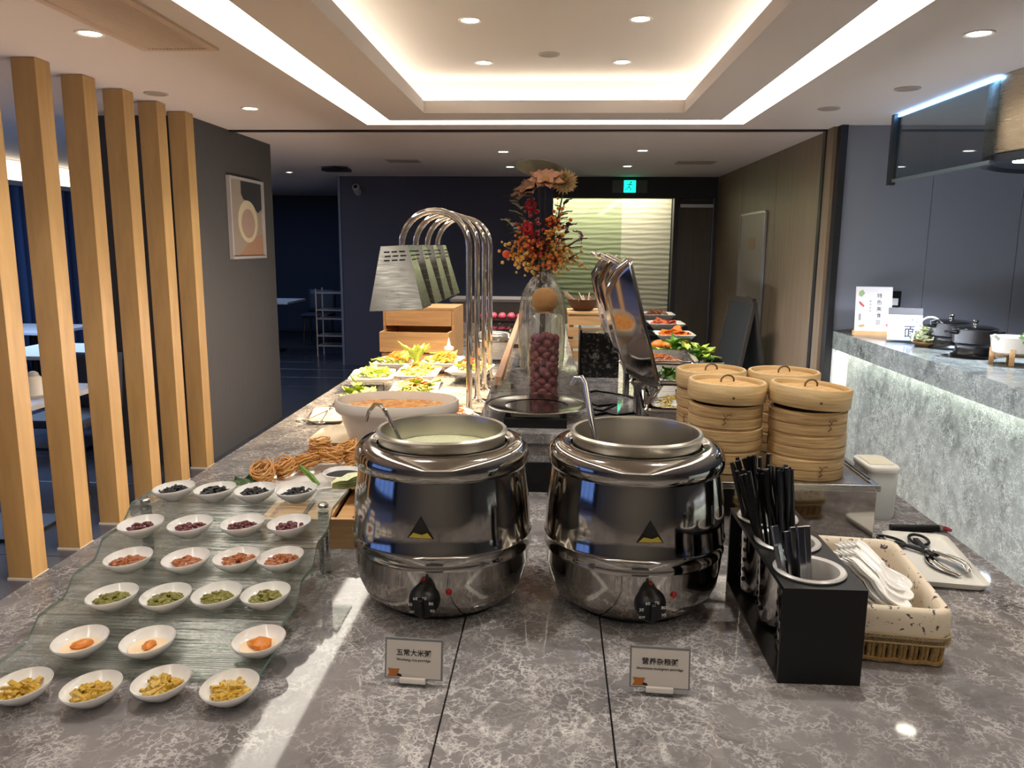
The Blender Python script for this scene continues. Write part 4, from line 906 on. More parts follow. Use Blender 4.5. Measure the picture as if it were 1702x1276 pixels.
mb.build('green_tips', GREEN, cb, smooth=True)
lf = thing('lettuce_leaf', 'green leaf garnish at the left end of the oval platter', 'garnish', (-0.75, 1.82, ZC + 0.076), R(60)); mb = MB()
for k in range(4): leaf(mb, (0, 0, 0), 0.07, 0.02, R(-40 + 30 * k), R(20))
mb.build('leaves', DGREEN, lf, smooth=True)
gs = thing('green_stalk', 'single green onion stalk leaning on the noodle nests', 'vegetable', (-0.60, 1.845, ZC + 0.092)); MB().tube([(-0.028, 0.0, 0.045), (0.0, -0.005, 0.022), (0.022, -0.012, 0.0)], [0.0045, 0.007, 0.006], 7).build('stalk', GREEN, gs, smooth=True)
db = thing('sauce_bowl', 'small white bowl of black sauce among the noodles', 'bowl', (-0.528, 1.88, ZC + 0.078))
MB().lathe([(0, 0), (0.022, 0), (0.045, 0.022), (0.052, 0.036), (0.0505, 0.037), (0.043, 0.023), (0.02, 0.004), (0, 0.004)], 32).build('bowl', CERAM, db, smooth=True, sharp=1.4)
so_ = MB().lathe([(0, 0.027), (0.0455, 0.027)], 32).build('black_sauce', mat('sauce_black', (20, 14, 14), 0.7, var=0.5, vscale=(90, 90, 90), bump=0.5), None); so_.location = db.location; tag(so_, 'black sauce filling the small white bowl by noodles', 'sauce', kind='stuff')
tp = MB().tube([(0.0, -0.012, 0.0), (-0.1, -0.006, 0.0), (-0.18, 0.03, 0)], [0.012, 0.014, 0.006], 10).build('cucumber', mat('cuke', (74, 104, 66), 0.4, var=0.3, vscale=(40, 40, 40)), None, smooth=True); tp.location = (-0.66, 1.76, ZC + 0.016); tag(tp, 'long green cucumber lying behind the top glass tier', 'vegetable')

# ================================================================== CASSEROLE AND NEARBY
cb_ = thing('casserole_stand', 'low wooden stand under the large oval casserole', 'stand', (-0.50, 2.36, ZC), R(2))
bx(-0.22, 0.22, -0.12, 0.12, 0.035, 0.055).build('board', PINE, cb_, bev=0.002); bx(-0.21, -0.17, -0.11, 0.11, 0, 0.035).build('foot', PINE, cb_); bx(0.17, 0.21, -0.11, 0.11, 0, 0.035).build('foot', PINE, cb_)
cs = thing('oval_casserole', 'large white oval casserole filled with orange spicy soup', 'casserole', (-0.487, 2.36, ZC + 0.055))
oval(MB(), [(0, 0), (0.55, 0), (0.66, 0.006), (0.78, 0.03), (0.88, 0.085), (0.90, 0.105), (0.985, 0.118), (1.0, 0.128), (1.0, 0.148), (0.985, 0.153), (0.95, 0.153), (0.93, 0.146), (0.90, 0.13), (0.82, 0.07), (0.6, 0.02), (0, 0.015)], 0.193, 0.143, 56).build('pot', mat('casserole_white', (222, 214, 202), 0.25, coat=0.2), cs, smooth=True, sharp=1.0)
o = oval(MB(), [(0, 0.128)] + [(0.89 * i / 12, 0.128 + 0.0012 * math.sin(i * 3.1)) for i in range(1, 13)], 0.193, 0.143, 48).build('spicy_soup', NT('x').m, None, smooth=True)
k = NT('soup_orange'); v = k.coord((1, 1, 1)); nz = k.noise(v, 60, 5, 0.7)
k.link(k.ramp(nz.outputs['Fac'], [(0.36, srgb(196, 96, 28)), (0.5, srgb(228, 152, 66)), (0.62, srgb(240, 204, 128))]), k.p.inputs['Base Color']); k.set(Roughness=0.25); k.bump(nz.outputs['Fac'], 0.6, 0.003)
o.data.materials.clear(); o.data.materials.append(k.m); o.location = cs.location; tag(o, 'orange spicy soup with floating flakes in the casserole', 'soup', kind='stuff')
tn = thing('tong_plate', 'small cream plate with wire tongs at the left counter edge', 'plate', (-0.895, 3.0, ZC), R(12))
rr_tray(MB(), [(0.10, 0.22, .02, 0), (0.11, 0.235, .024, 0.004), (0.135, 0.262, .03, 0.014), (0.131, 0.258, .03, 0.015), (0.108, 0.233, .024, 0.0075)]).build('dish', mat('cream_melamine', (222, 204, 174), 0.35), tn, smooth=True, sharp=1.0)
tg = thing('wire_tongs', 'folded wire tongs lying across the small cream plate', 'tongs', (-0.895, 2.96, ZC + 0.017), R(-8))
for s in (-1, 1):
    MB().tube([(s * 0.035, -0.12, 0.0), (s * 0.02, -0.06, 0.006), (s * 0.006, 0.0, 0.012), (-s * 0.01, 0.08, 0.02), (-s * 0.006, 0.12, 0.03)], 0.0028, 6).build('arm', STEEL, tg, smooth=True); MB().tube(loop(s * 0.036, -0.135, 0.022, 0.014, 0), 0.0025, 6, closed=True).build('finger_loop', STEEL, tg, smooth=True)
wd = thing('small_serving_plate', 'small cream plate on a grey block beside the casserole', 'plate', (-0.70, 2.40, ZC + 0.062)); rr_tray(MB(), [(0.09, 0.16, .02, 0), (0.13, 0.21, .03, 0.018), (0.126, 0.206, .03, 0.0195), (0.088, 0.158, .02, 0.005)]).build('dish', MATS['cream_melamine'], wd, smooth=True, sharp=1.0)
gb = thing('induction_plate', 'grey block with black knob under the small cream plate', 'hob', (-0.69, 2.40, ZC)); bx(-0.07, 0.05, -0.13, 0.12, 0, 0.062).build('housing', mat('hob_grey', (168, 150, 134), 0.5), gb, bev=0.003); MB().lathe([(0, 0.02), (0.03, 0.018), (0.034, 0)], 20, Matrix.Translation((0.01, -0.13, 0.03)) @ Matrix.Rotation(R(90), 4, 'X') @ Matrix.Diagonal((1, 0.7, 1, 1))).build('knob', BLACK, gb, smooth=True)
ldl = 0
# salad plates under the heat lamps
CARR = mat('carrot_orange', (226, 128, 40), 0.4, var=0.3, vscale=(30, 30, 30)); HAM = mat('ham_pink', (214, 112, 72), 0.4, var=0.2, vscale=(20, 20, 20)); EGG = mat('egg_yellow', (238, 206, 96), 0.4, var=0.2, vscale=(30, 30, 30))
def salad(mb_list, seed):
    pass
def shreds(n, rx, ry, h, seed, rad=0.0022):
    r2 = random.Random(seed); mb = MB()
    for i in range(n):
        a = r2.uniform(0, 2 * PI); q = math.sqrt(r2.random()); x, y = rx * q * math.cos(a), ry * q * math.sin(a); z = h * (1 - q * q) * r2.uniform(.3, 1) + 0.005
        d = r2.uniform(0, PI); L = r2.uniform(.02, .04); mb.tube([(x - L * math.cos(d), y - L * math.sin(d), z - .006), (x, y, z + .006), (x + L * math.cos(d), y + L * math.sin(d), z - .004)], rad, 5)
    return mb
def leaves(n, rx, ry, h, seed, L=0.06, w=0.026):
    r2 = random.Random(seed); mb = MB()
    for i in range(n):
        a = r2.uniform(0, 2 * PI); q = math.sqrt(r2.random()); leaf(mb, (rx * q * math.cos(a), ry * q * math.sin(a), h * (1 - q * q) * r2.random()), L * r2.uniform(.6, 1.2), w * r2.uniform(.7, 1.2), r2.uniform(0, 6.3), R(r2.uniform(15, 75)), r2.uniform(.2, .9))
    return mb
def slices(n, rx, ry, h, seed, r=0.022):
    r2 = random.Random(seed); mb = MB()
    for i in range(n):
        a = r2.uniform(0, 2 * PI); q = math.sqrt(r2.random()); mb.lathe([(0, -.002), (r, -.002), (r, .002), (0, .002)], 14, Matrix.Translation((rx * q * math.cos(a), ry * q * math.sin(a), .006 + h * (1 - q * q) * r2.random())) @ Matrix.Rotation(r2.uniform(-.6, .6), 4, 'X') @ Matrix.Rotation(r2.uniform(-.6, .6), 4, 'Y'))
    return mb
plates = [(-0.86, 3.62, 'left front', 'lettuce'), (-0.60, 3.30, 'centre front', 'ham'), (-0.66, 3.72, 'centre', 'egg'), (-0.84, 4.08, 'left rear', 'lettuce2'), (-0.60, 4.12, 'centre rear', 'carrot'), (-0.42, 3.86, 'right rear', 'celery')]
pl0 = None
for i, (x, y, nm, kd) in enumerate(plates):
    lb = 'white rectangular salad plate under the heat lamps, %s' % nm
    rz = R(8 - 3 * i); z = ZC + 0.052
    if pl0 is None:
        pl0 = thing('salad_plate', lb, 'plate', (x, y, z), rz, 'salad plates under the heat lamps'); o = pl0
        rr_tray(MB(), [(0.15, 0.23, .02, 0), (0.155, 0.235, .02, 0.004), (0.205, 0.30, .03, 0.022), (0.2, 0.295, .03, 0.0235), (0.15, 0.23, .02, 0.007)]).build('plate', CERAM, pl0, smooth=True, sharp=1.0)
    else: o = dup(pl0, (x, y, z), rz, lb)
    st2 = thing('plate_stand', 'low clear stand under the %s salad plate' % nm, 'stand', (x, y, ZC), rz); bx(-0.06, 0.06, -0.09, 0.09, 0.046, 0.052).build('shelf', ACRYL, st2); bx(-0.06, -0.054, -0.09, 0.09, 0, 0.046).build('leg', ACRYL, st2); bx(0.054, 0.06, -0.09, 0.09, 0, 0.046).build('leg', ACRYL, st2)
    zz = z + 0.008
    def put(name, mb, m, what, dx=0, dy=0, dz=0, smooth=True):
        q = mb.build(name, m, None, smooth=smooth); q.location = (x + dx, y + dy, zz + dz); tag(q, '%s on the %s salad plate' % (what, nm), 'food', kind='stuff')
    put('lettuce', leaves(16, 0.07, 0.10, 0.02, 40 + i), LGREEN, 'frilly green lettuce leaves')
    if kd in ('carrot', 'egg', 'lettuce2'): put('carrot_shreds', shreds(60, 0.06, 0.08, 0.045, 60 + i), CARR, 'orange carrot shreds', 0.01, 0, 0.012)
    if kd in ('ham', 'celery'): put('ham_slices', slices(12, 0.06, 0.08, 0.04, 70 + i), HAM, 'pink ham slices', 0.0, 0.02, 0.014)
    if kd in ('ham', 'egg'): put('egg_shreds', shreds(40, 0.06, 0.07, 0.03, 80 + i), EGG, 'yellow egg shreds', -0.01, -0.06, 0.012)
ce_ = thing('celery_bunch', 'upright celery heart standing among the salad plates', 'vegetable', (-0.715, 3.98, ZC + 0.08)); mb = MB(); r2 = random.Random(3)
for k2 in range(10): a = k2 * 0.63; leaf(mb, (0.012 * math.cos(a), 0.012 * math.sin(a), 0), r2.uniform(.09, .13), 0.022, a - PI / 2, R(r2.uniform(62, 82)), 0.3)
mb.build('leaves', LGREEN, ce_, smooth=True)
nb = thing('noodle_bowl', 'white bowl of orange shredded salad behind the casserole', 'bowl', (-0.405, 2.86, ZC)); MB().lathe([(0, 0), (0.05, 0), (0.085, 0.03), (0.105, 0.062), (0.102, 0.063), (0.08, 0.034), (0.045, 0.008), (0, 0.008)], 36).build('bowl', CERAM, nb, smooth=True, sharp=1.4)
q = shreds(90, 0.07, 0.07, 0.05, 91).build('shredded_salad', CARR, None, smooth=True); q.location = (-0.405, 2.86, ZC + 0.045); tag(q, 'orange shredded salad heaped in the white bowl', 'salad', kind='stuff')
q = leaves(22, 0.09, 0.09, 0.05, 93, 0.07).build('loose_lettuce', LGREEN, None, smooth=True); q.location = (-0.83, 3.25, ZC + 0.02); tag(q, 'frilly lettuce spilling left behind the casserole', 'lettuce', kind='stuff')
sq = thing('squeeze_bottle', 'clear plastic squeeze bottle before the wooden drawers', 'bottle', (-0.592, 4.32, ZC)); MB().lathe([(0, 0), (0.024, 0), (0.025, 0.004), (0.025, 0.095), (0.021, 0.105)], 20).build('body', mat('bottle_cream', (196, 168, 132), 0.35), sq, smooth=True); MB().lathe([(0.026, 0.103), (0.026, 0.118), (0.012, 0.124), (0.005, 0.15), (0.002, 0.168), (0, 0.168)], 18).build('nozzle_cap', WHITE, sq, smooth=True)

# ================================================================== HEAT LAMPS
SHADE = steel('shade_steel', (122, 121, 118), 0.2, (3, 3, 30))
hl_n = ['nearest', 'second', 'third', 'farthest']
for i in range(4):
    y = 3.09 + i * 0.285; px = -0.342 + 0.004 * i; ex_ = -0.265
    t = thing('heat_lamp', '%s of four arched chrome heat lamps in a row' % hl_n[i], 'heat lamp', (px, y, ZC), 0, 'arched chrome heat lamps')
    pts = [(0, 0, 0.012), (0, 0, 0.4), (0, 0, 0.675)] + [(-0.1325 + 0.1325 * math.cos(a), 0, 0.675 + 0.135 * math.sin(a)) for a in [PI * k / 16 for k in range(1, 17)]] + [(ex_, 0, 0.655)]
    MB().tube(pts, 0.0125, 14).build('arched_tube', CHROME, t, smooth=True)
    MB().lathe([(0, 0), (0.05, 0), (0.05, 0.006), (0.022, 0.014), (0.0135, 0.03)], 24).build('foot', CHROME, t, smooth=True)
    Ms = Matrix.Translation((ex_ - 0.006, 0, 0.43)) @ Matrix.Rotation(R(-3), 4, 'Y')
    sq4 = lambda h, z: [(-h, -h, z), (h, -h, z), (h, h, z), (-h, h, z)]
    sh = loft(MB(), [sq4(0.104, 0), sq4(0.053, 0.245)], cap1=True, M=Ms).build('lamp_shade', SHADE, t, solid=0.0018, bev=0.0012)
    vm = MB()
    for sdx in range(4):
        for rw in range(3):
            for cc_ in (-1, 0, 1):
                hh = 0.104 - 0.051 * (0.19 + rw * 0.016) / 0.245; vm.box(-0.011, 0.011, -0.0008, 0.0004, -0.0028, 0.0028, Ms @ Matrix.Rotation(sdx * PI / 2, 4, 'Z') @ Matrix.Translation((cc_ * 0.030 + (0.004 if rw == 1 else 0), -hh - 0.0013, 0.19 + rw * 0.016)) @ Matrix.Rotation(R(-11.7), 4, 'X'))
    vm.build('vent_slots', BLACK, sh)
    MB().lathe([(0, -0.03), (0.026, -0.02), (0.036, 0.01), (0.026, 0.05), (0.014, 0.07), (0.014, 0.14)], 20, Ms @ Matrix.Translation((0, 0, 0.08))).build('heat_bulb', glow('heat_bulb', (255, 196, 110), 12.0), sh, smooth=True)
    l = bpy.data.lights.new('heat_light', 'SPOT'); l.energy = HEAT_W; l.color = (1.0, 0.76, 0.46); l.spot_size = R(136); l.spot_blend = 0.6; l.shadow_soft_size = 0.03
    lo = bpy.data.objects.new('heat_lamp_light', l); C.objects.link(lo); lo.parent = t; lo.location = (ex_ - 0.006, 0, 0.44)

# ================================================================== WOODEN DRAWERS
dw = thing('drawer_box', 'oak bread drawer box with one drawer pulled open', 'drawer box', (-0.80, 4.80, ZC), R(-3))
bx(-0.20, 0.20, 0.10, 0.115, 0, 0.30).build('back_board', PINE, dw); bx(-0.215, -0.2, -0.2, 0.115, 0, 0.30).build('side_board', PINE, dw); bx(0.2, 0.215, -0.2, 0.115, 0, 0.30).build('side_board', PINE, dw); bx(-0.215, 0.215, -0.2, 0.115, 0.30, 0.314).build('top_board', PINE, dw, bev=0.001)
def dfront(w, z0, z1): 
    return [(-w, z0), (w, z0), (w, z1 - 0.016), (w - 0.03, z1 - 0.016), (w - 0.045, z1), (-w + 0.045, z1), (-w + 0.03, z1 - 0.016), (-w, z1 - 0.016)]
bx(-0.198, 0.198, -0.205, -0.19, 0.205, 0.298).build('upper_drawer_front', PINE, dw); bx(-0.198, 0.198, -0.19, 0.1, 0.202, 0.206).build('drawer_shelf', PINE, dw)
d1 = bx(-0.205, 0.205, -0.325, -0.31, 0.062, 0.178).build('open_drawer_front', PINE, dw); bx(-0.205, -0.193, -0.31, 0.05, 0.062, 0.178).build('drawer_side', PINE, d1); bx(0.193, 0.205, -0.31, 0.05, 0.062, 0.178).build('drawer_side', PINE, d1); bx(-0.193, 0.193, -0.31, 0.05, 0.062, 0.072).build('drawer_bottom', PINE, d1)
bx(-0.20, 0.20, -0.30, -0.285, 0.002, 0.052).build('lower_drawer_front', PINE, dw); bx(-0.215, 0.215, -0.2, 0.1, 0.0, 0.006).build('bottom_board', PINE, dw)
for i in range(6):
    o = MB().ball((0, 0, 0), 0.028, 10, 7, None, (1.2, 1, 0.75), 0.1).build('bread_roll', mat('bread', (206, 150, 96), 0.6, var=0.15), None, smooth=True); o.location = (-0.96 + i * 0.062, 4.60, ZC + 0.135); tag(o, 'small bread roll lying in the open oak drawer', 'bread', 'bread rolls in the open drawer')
# items behind the drawers / lamps on the left half
cf = thing('closed_chafer', 'closed steel chafing dish glowing orange behind the heat lamps', 'chafing dish', (-0.36, 4.62, ZC))
rr_tray(MB(), [(0.22, 0.32, .02, 0.03), (0.25, 0.35, .03, 0.13)]).build('body', STEELB, cf, smooth=True, sharp=1.0); rr_tray(MB(), [(0.26, 0.36, .03, 0.13), (0.25, 0.35, .04, 0.16), (0.19, 0.28, .05, 0.19)]).build('lid', STEEL, cf, smooth=True, sharp=1.0)
for a in (-1, 1):
    for b in (-1, 1): bx(a * 0.1 - .012, a * .1 + .012, b * 0.14 - .012, b * .14 + .012, 0, 0.035).build('foot', STEELB, cf)
fr = thing('fruit_crate', 'dark speckled crate of pink fruit far along the counter', 'crate', (-0.36, 5.4, ZC))
bx(-0.17, 0.17, -0.15, 0.15, 0, 0.17).build('body', printmat('speckle', (46, 42, 42), ((150, 142, 136), (120, 60, 60)), 40, 0.56), fr); bx(-0.178, 0.178, -0.158, 0.158, 0.17, 0.182).build('rim', BLACK, fr)
for i in range(9):
    o = MB().ball((0, 0, 0), 0.026, 10, 7, None, (1, 1, 0.9), 0.06).build('pink_fruit', mat('fruit_pink', (206, 88, 104), 0.4, var=0.25), None, smooth=True); o.location = (-0.49 + (i % 5) * 0.062, 5.34 + (i // 5) * 0.07, ZC + 0.20); tag(o, 'round pink fruit lying on the dark speckled crate', 'fruit', 'pink fruit on the crate')
cbn = thing('low_cabinet', 'low grey side cabinet beyond the end of the buffet', 'cabinet', (-0.5, 7.75, 0)); bx(-0.5, 0.45, -0.2, 0.25, 0, 1.02).build('body', mat('cab_grey', (92, 88, 86), 0.5), cbn); bx(-0.52, 0.47, -0.22, 0.27, 1.02, 1.045).build('top', mat('cab_top', (120, 114, 110), 0.4), cbn)

# ================================================================== LEDGE: PLATTER, BOTTLE OF DATES, VASE, RAIL
ov = thing('round_steel_platter', 'round polished steel platter with raised rim behind the kettles', 'platter', (-0.052, 2.30, 1.083))
oval(MB(), [(0.62, 0.003), (0.80, 0.004), (0.90, 0.007), (1.0, 0.009), (0.985, 0.011), (0.90, 0.010), (0.8, 0.007), (0.62, 0.006)], 0.152, 0.15, 48).build('steel_rim', steel('soft_steel', (196, 196, 190), 0.14), ov, smooth=True, sharp=1.2); oval(MB(), [(0, 0.003), (0.64, 0.0045)], 0.152, 0.15, 48).build('base', STEEL, ov, smooth=True)
ps = thing('platter_stand', 'black stand under the round steel platter', 'stand', (-0.052, 2.24, 1.05)); bx(-0.09, 0.09, -0.08, 0.1, 0, 0.028).build('block', BLACK, ps, bev=0.002); bx(-0.07, 0.07, -0.05, 0.09, 0.028, 0.0335).build('top_pad', STEEL, ps)
fl_ = thing('date_bottle', 'tall glass bottle with cork ball stopper filled with dates', 'bottle', (-0.035, 2.58, 1.05))
MB().lathe([(0, 0.0), (0.052, 0.0), (0.055, 0.004), (0.055, 0.245), (0.051, 0.268), (0.040, 0.284), (0.031, 0.290), (0.031, 0.302)], 40).build('glass_wall', glass('bottle_glass', (246, 248, 247), 0.02, 1.0, None, 0, 0.03), fl_, smooth=True, sharp=1.0)
MB().lathe([(0.0, 0.292), (0.028, 0.292), (0.0285, 0.304), (0.040, 0.312)] + [(0.043 * math.cos(a), 0.335 + 0.040 * math.sin(a)) for a in [R(-30 + 12 * k2) for k2 in range(1, 11)]] + [(0, 0.375)], 32).build('cork_stopper', mat('cork', (176, 132, 82), 0.85, var=0.3, vscale=(90, 90, 90), bump=0.5), fl_, smooth=True, sharp=1.2)
JUJ = mat('date_red', (118, 44, 50), 0.3, var=0.4, vscale=(50, 50, 50), bump=0.5)
dt0 = None; r2 = random.Random(4); cnt = 0
for lay in range(12):
    for k2 in range(6):
        a = k2 * PI / 3 + lay * 0.5 + r2.uniform(-.15, .15); rad = 0.036 if k2 < 6 else 0
        if dt0 is None: dt0 = MB().ball((0, 0, 0), 0.0145, 10, 7, None, (1.25, 0.95, 0.95), 0.10).build('red_date', JUJ, None, smooth=True, sharp=3); o = dt0
        else: o = dt0.copy(); C.objects.link(o)
        o.location = (-0.035 + rad * math.cos(a), 2.58 + rad * math.sin(a), 1.05 + 0.018 + lay * 0.0175 + r2.uniform(-.003, .003)); o.rotation_euler = (r2.uniform(-.5, .5), r2.uniform(-.6, .6), a + PI / 2 + r2.uniform(-.5, .5)); tag(o, 'wrinkled dark red date inside the corked glass bottle', 'date', 'red dates in the glass bottle'); cnt += 1
vs_ = thing('flower_vase', 'ribbed clear glass bottle vase holding the tall flowers', 'vase', (-0.055, 3.2, 1.05))
MB().lathe([(0, 0), (0.075, 0), (0.088, 0.01), (0.094, 0.06), (0.096, 0.18), (0.093, 0.26), (0.082, 0.32), (0.060, 0.36), (0.040, 0.385), (0.034, 0.41), (0.034, 0.45), (0.036, 0.455)], 40).build('glass_wall', glass('vase_glass', (236, 234, 226), 0.06, 1.3, (90, 90, 6), 0.003, 0.16), vs_, smooth=True, sharp=1.4)
nm_ = MB()
for k2 in range(5): nm_.lathe([(0.0352, 0.395 + k2 * 0.013), (0.0352, 0.397 + k2 * 0.013)], 28)
nm_.build('neck_wire', BLACKM, vs_)
# flowers
STEM = mat('stem_dark', (48, 38, 34), 0.6); VX, VY, VZ = -0.055, 3.2, 1.05
def petal_ring(mb, n, L, w, up, r0=0.004, z0=0, curl=0.6, ph=0, jit=0.0, r3=random.Random(2)):
    for k3 in range(n):
        a = 2 * PI * k3 / n + ph; u_ = up + r3.uniform(-jit, jit)
        leaf(mb, (r0 * math.cos(a), r0 * math.sin(a), z0), L * (1 + r3.uniform(-jit, jit)), w, a - PI / 2, u_, curl, 5)
def flower(name, label, dx, dy, h, tilt, build_fn):
    t = thing(name, label, 'flower', (VX, VY, VZ + 0.02)); top = Vector((dx, dy, h))
    MB().tube([(dx * 0.05, dy * .05, 0.0), (dx * .25, dy * .25, 0.43), (dx * .7, dy * .7, (0.43 + h) / 2 + .02), top], 0.0032, 6).build('stem', STEM, t, smooth=True)
    build_fn(t, Matrix.Translation(top) @ tilt); return t
def lotus(m1, m2):
    def f(t, M):
        mb = MB(); petal_ring(mb, 8, 0.072, 0.024, R(28), ph=.3, jit=.1); petal_ring(mb, 6, 0.058, 0.020, R(58), jit=.1); mb.v = [tuple(M @ Vector(p)) for p in mb.v]; mb.build('petals', m1, t, smooth=True)
        MB().lathe([(0, 0), (0.010, 0.004), (0.016, 0.016), (0, 0.018)], 14, M).build('seed_head', m2, t, smooth=True)
    return f
def chrys(t, M):
    mb = MB(); 
    for k3, (n, L, up) in enumerate(((20, .050, 5), (20, .048, 22), (18, .045, 40), (14, .040, 58), (9, .034, 74), (18, .046, -15), (16, .04, -32))): petal_ring(mb, n, L, 0.0085, R(up), ph=k3 * .2, jit=.12, curl=-.2)
    mb.v = [tuple(M @ Vector(p)) for p in mb.v]; mb.build('petals', mat('cream_petal', (222, 196, 152), 0.6), t, smooth=True)
def pod(t, M):
    MB().lathe([(0, -0.012), (0.03, 0.006), (0.075, 0.028), (0.1, 0.040), (0.098, 0.043), (0.07, 0.034), (0, 0.018)], 30, M @ Matrix.Diagonal((1, 0.75, 1, 1))).build('dried_leaf_cap', mat('dried_grey', (122, 124, 108), 0.8, var=0.3, vscale=(60, 60, 60), bump=.6), t, smooth=True, sharp=1.4)
flower('dried_lotus_leaf', 'grey dried lotus leaf topping the flower arrangement', -0.02, 0.03, 0.757, Matrix.Rotation(R(-20), 4, 'X') @ Matrix.Rotation(R(6), 4, 'Y'), pod)
flower('lotus_flower', 'pale peach open lotus flower at the top of the vase', 0.008, -0.03, 0.735, Matrix.Rotation(R(38), 4, 'X'), lotus(mat('peach_petal', (222, 172, 138), 0.6), mat('peach_core', (196, 150, 96), 0.7)))
flower('dried_lotus_flower', 'brown drooping dried lotus flower below the peach one', -0.05, -0.03, 0.70, Matrix.Rotation(R(30), 4, 'X') @ Matrix.Rotation(R(-24), 4, 'Y'), lotus(mat('brown_petal', (146, 108, 88), 0.7), MATS['peach_core']))
flower('chrysanthemum', 'large cream pompom chrysanthemum at upper right of vase', 0.085, -0.01, 0.735, Matrix.Rotation(R(62), 4, 'X') @ Matrix.Rotation(R(-12), 4, 'Y'), chrys)
BER = [mat('berry_yellow', (226, 176, 84), 0.35), mat('berry_orange', (224, 124, 44), 0.35), mat('berry_red', (186, 40, 52), 0.35), mat('leaf_grey', (120, 128, 104), 0.6), mat('leaf_burgundy', (104, 36, 44), 0.6)]
sprays = [(-0.13, -0.02, .47, 0, 'yellow berry', 'far left'), (-0.10, -.03, .52, 1, 'orange berry', 'left'), (-0.14, .02, .58, 3, 'grey leaf', 'left upper'), (-0.06, -.05, .55, 2, 'red blossom', 'left centre'), (-0.05, .0, .64, 2, 'red blossom', 'upper left'), (-0.10, 0, .66, 3, 'silver leaf', 'top left'),
          (0.01, -.06, .50, 4, 'burgundy leaf', 'centre'), (0.05, -.04, .60, 1, 'orange blossom', 'upper right'), (0.09, -.05, .48, 0, 'yellow berry', 'right'), (0.12, -.02, .44, 0, 'cream berry', 'lower right'), (0.06, -.06, .44, 1, 'orange berry', 'right centre'), (0.10, .02, .56, 4, 'burgundy twig', 'right upper'), (0.085, .03, .66, 3, 'dark leaf', 'top right'), (-0.07, -.06, .43, 0, 'yellow berry', 'lower left'), (0.15, 0, .52, 4, 'thin burgundy twig', 'far right'), (0.03, .02, .58, 2, 'red berry', 'middle'), (0.045, -.05, .53, 0, 'pale yellow berry', 'middle right'), (-0.045, -.065, .49, 1, 'peach berry', 'middle left')]
r2 = random.Random(17)
for si, (dx, dy, h, kd, what, where) in enumerate(sprays):
    t = thing('flower_spray', '%s spray at the %s of the vase' % (what, where), 'flower', (VX, VY, VZ + 0.02), 0, 'berry and leaf sprays in the vase')
    base = Vector((dx * .15, dy * .15, 0.41)); top = Vector((dx, dy, h)); MB().tube([(0, 0, 0.02), base, base.lerp(top, .55) + Vector((0, 0, .015)), top], 0.0018, 5).build('stem', STEM, t, smooth=True)
    br = MB(); lv = MB(); tw = MB()
    for k2 in range(44 if kd < 3 else 13):
        q = base.lerp(top, r2.uniform(.35, 1.08)); off = Vector((r2.gauss(0, .021), r2.gauss(0, .018), r2.gauss(0, .021))); p = q + off
        tw.tube([q, p], 0.0007, 4)
        if kd < 3: br.ball(p, r2.uniform(.0048, .0082), 8, 6)
        else: leaf(lv, q, r2.uniform(.035, .06), .011, r2.uniform(0, 6.3), R(r2.uniform(-10, 60)), .5)
    tw.build('twigs', STEM, t)
    if kd < 3:
        br.build('berries', BER[kd], t, smooth=True, kind='stuff')
        for k2 in range(4): leaf(lv, base.lerp(top, r2.uniform(.3, 1)), .035, .008, r2.uniform(0, 6.3), R(r2.uniform(0, 60)), .5)
        lv.build('leaves', BER[4 if si % 2 else 3], t, smooth=True)
        if kd == 2:
            bl = MB()
            for k2 in range(3): petal_ring(bl, 9, .022, .009, R(20 + 28 * k2), ph=k2 * .3, jit=.15)
            bl.v = [tuple(Matrix.Translation(top + Vector((0, -.02, 0))) @ Matrix.Rotation(R(60), 4, 'X') @ Vector(p)) for p in bl.v]; bl.build('blossom', BER[2], t, smooth=True)
    else: lv.build('leaves', BER[kd] if 'dark' not in what else DGREEN, t, smooth=True)
of = thing('lantern_fruit', 'single round orange fruit sticking out left of the vase', 'fruit', (VX - 0.145, VY - 0.03, VZ + 0.475)); MB().ball((0, 0, 0), 0.0165, 14, 10, None, (1, 1, .95)).build('berry', mat('fruit_coral', (226, 84, 44), 0.35), of, smooth=True); MB().tube([(0.1, 0.02, -0.04), (0.05, .01, -.01), (.015, 0, 0)], .0015, 5).build('twig', STEM, of)
# label rail along the ledge's left edge and acrylic stands
rl = thing('label_rail', 'long pale wooden rail along the left edge of the stone ledge', 'rail', (-0.198, 2.72, 1.05), R(0.9)); bx(-0.012, 0.012, 0.02, 2.9, 0.018, 0.05).build('rail_bar', wood('pale_pink_wood', (196, 150, 118), (216, 174, 142), (20, 2, 20), 0.35), rl, bev=0.002)
for yy in (0.05, 1.2, 2.7): bx(-0.014, 0.05, yy, yy + 0.03, 0, 0.018).build('foot', mat('foot_bronze', (104, 88, 70), 0.4), rl)
for i, (x, y, lb) in enumerate(((-0.135, 3.3, 'small clear acrylic sign stand in middle of ledge'), (-0.165, 2.52, 'small clear acrylic sign stand near the steel platter'))):
    t = thing('acrylic_stand', lb, 'stand', (x, y, 1.05)); bx(-0.025, 0.025, -0.015, 0.015, 0, 0.006).build('base', mat('base_grey', (96, 92, 84), 0.3), t); MB().box(-0.022, 0.022, -0.0015, 0.0015, 0.006, 0.07, Matrix.Rotation(R(-14), 4, 'X')).build('panel', ACRYL, t)

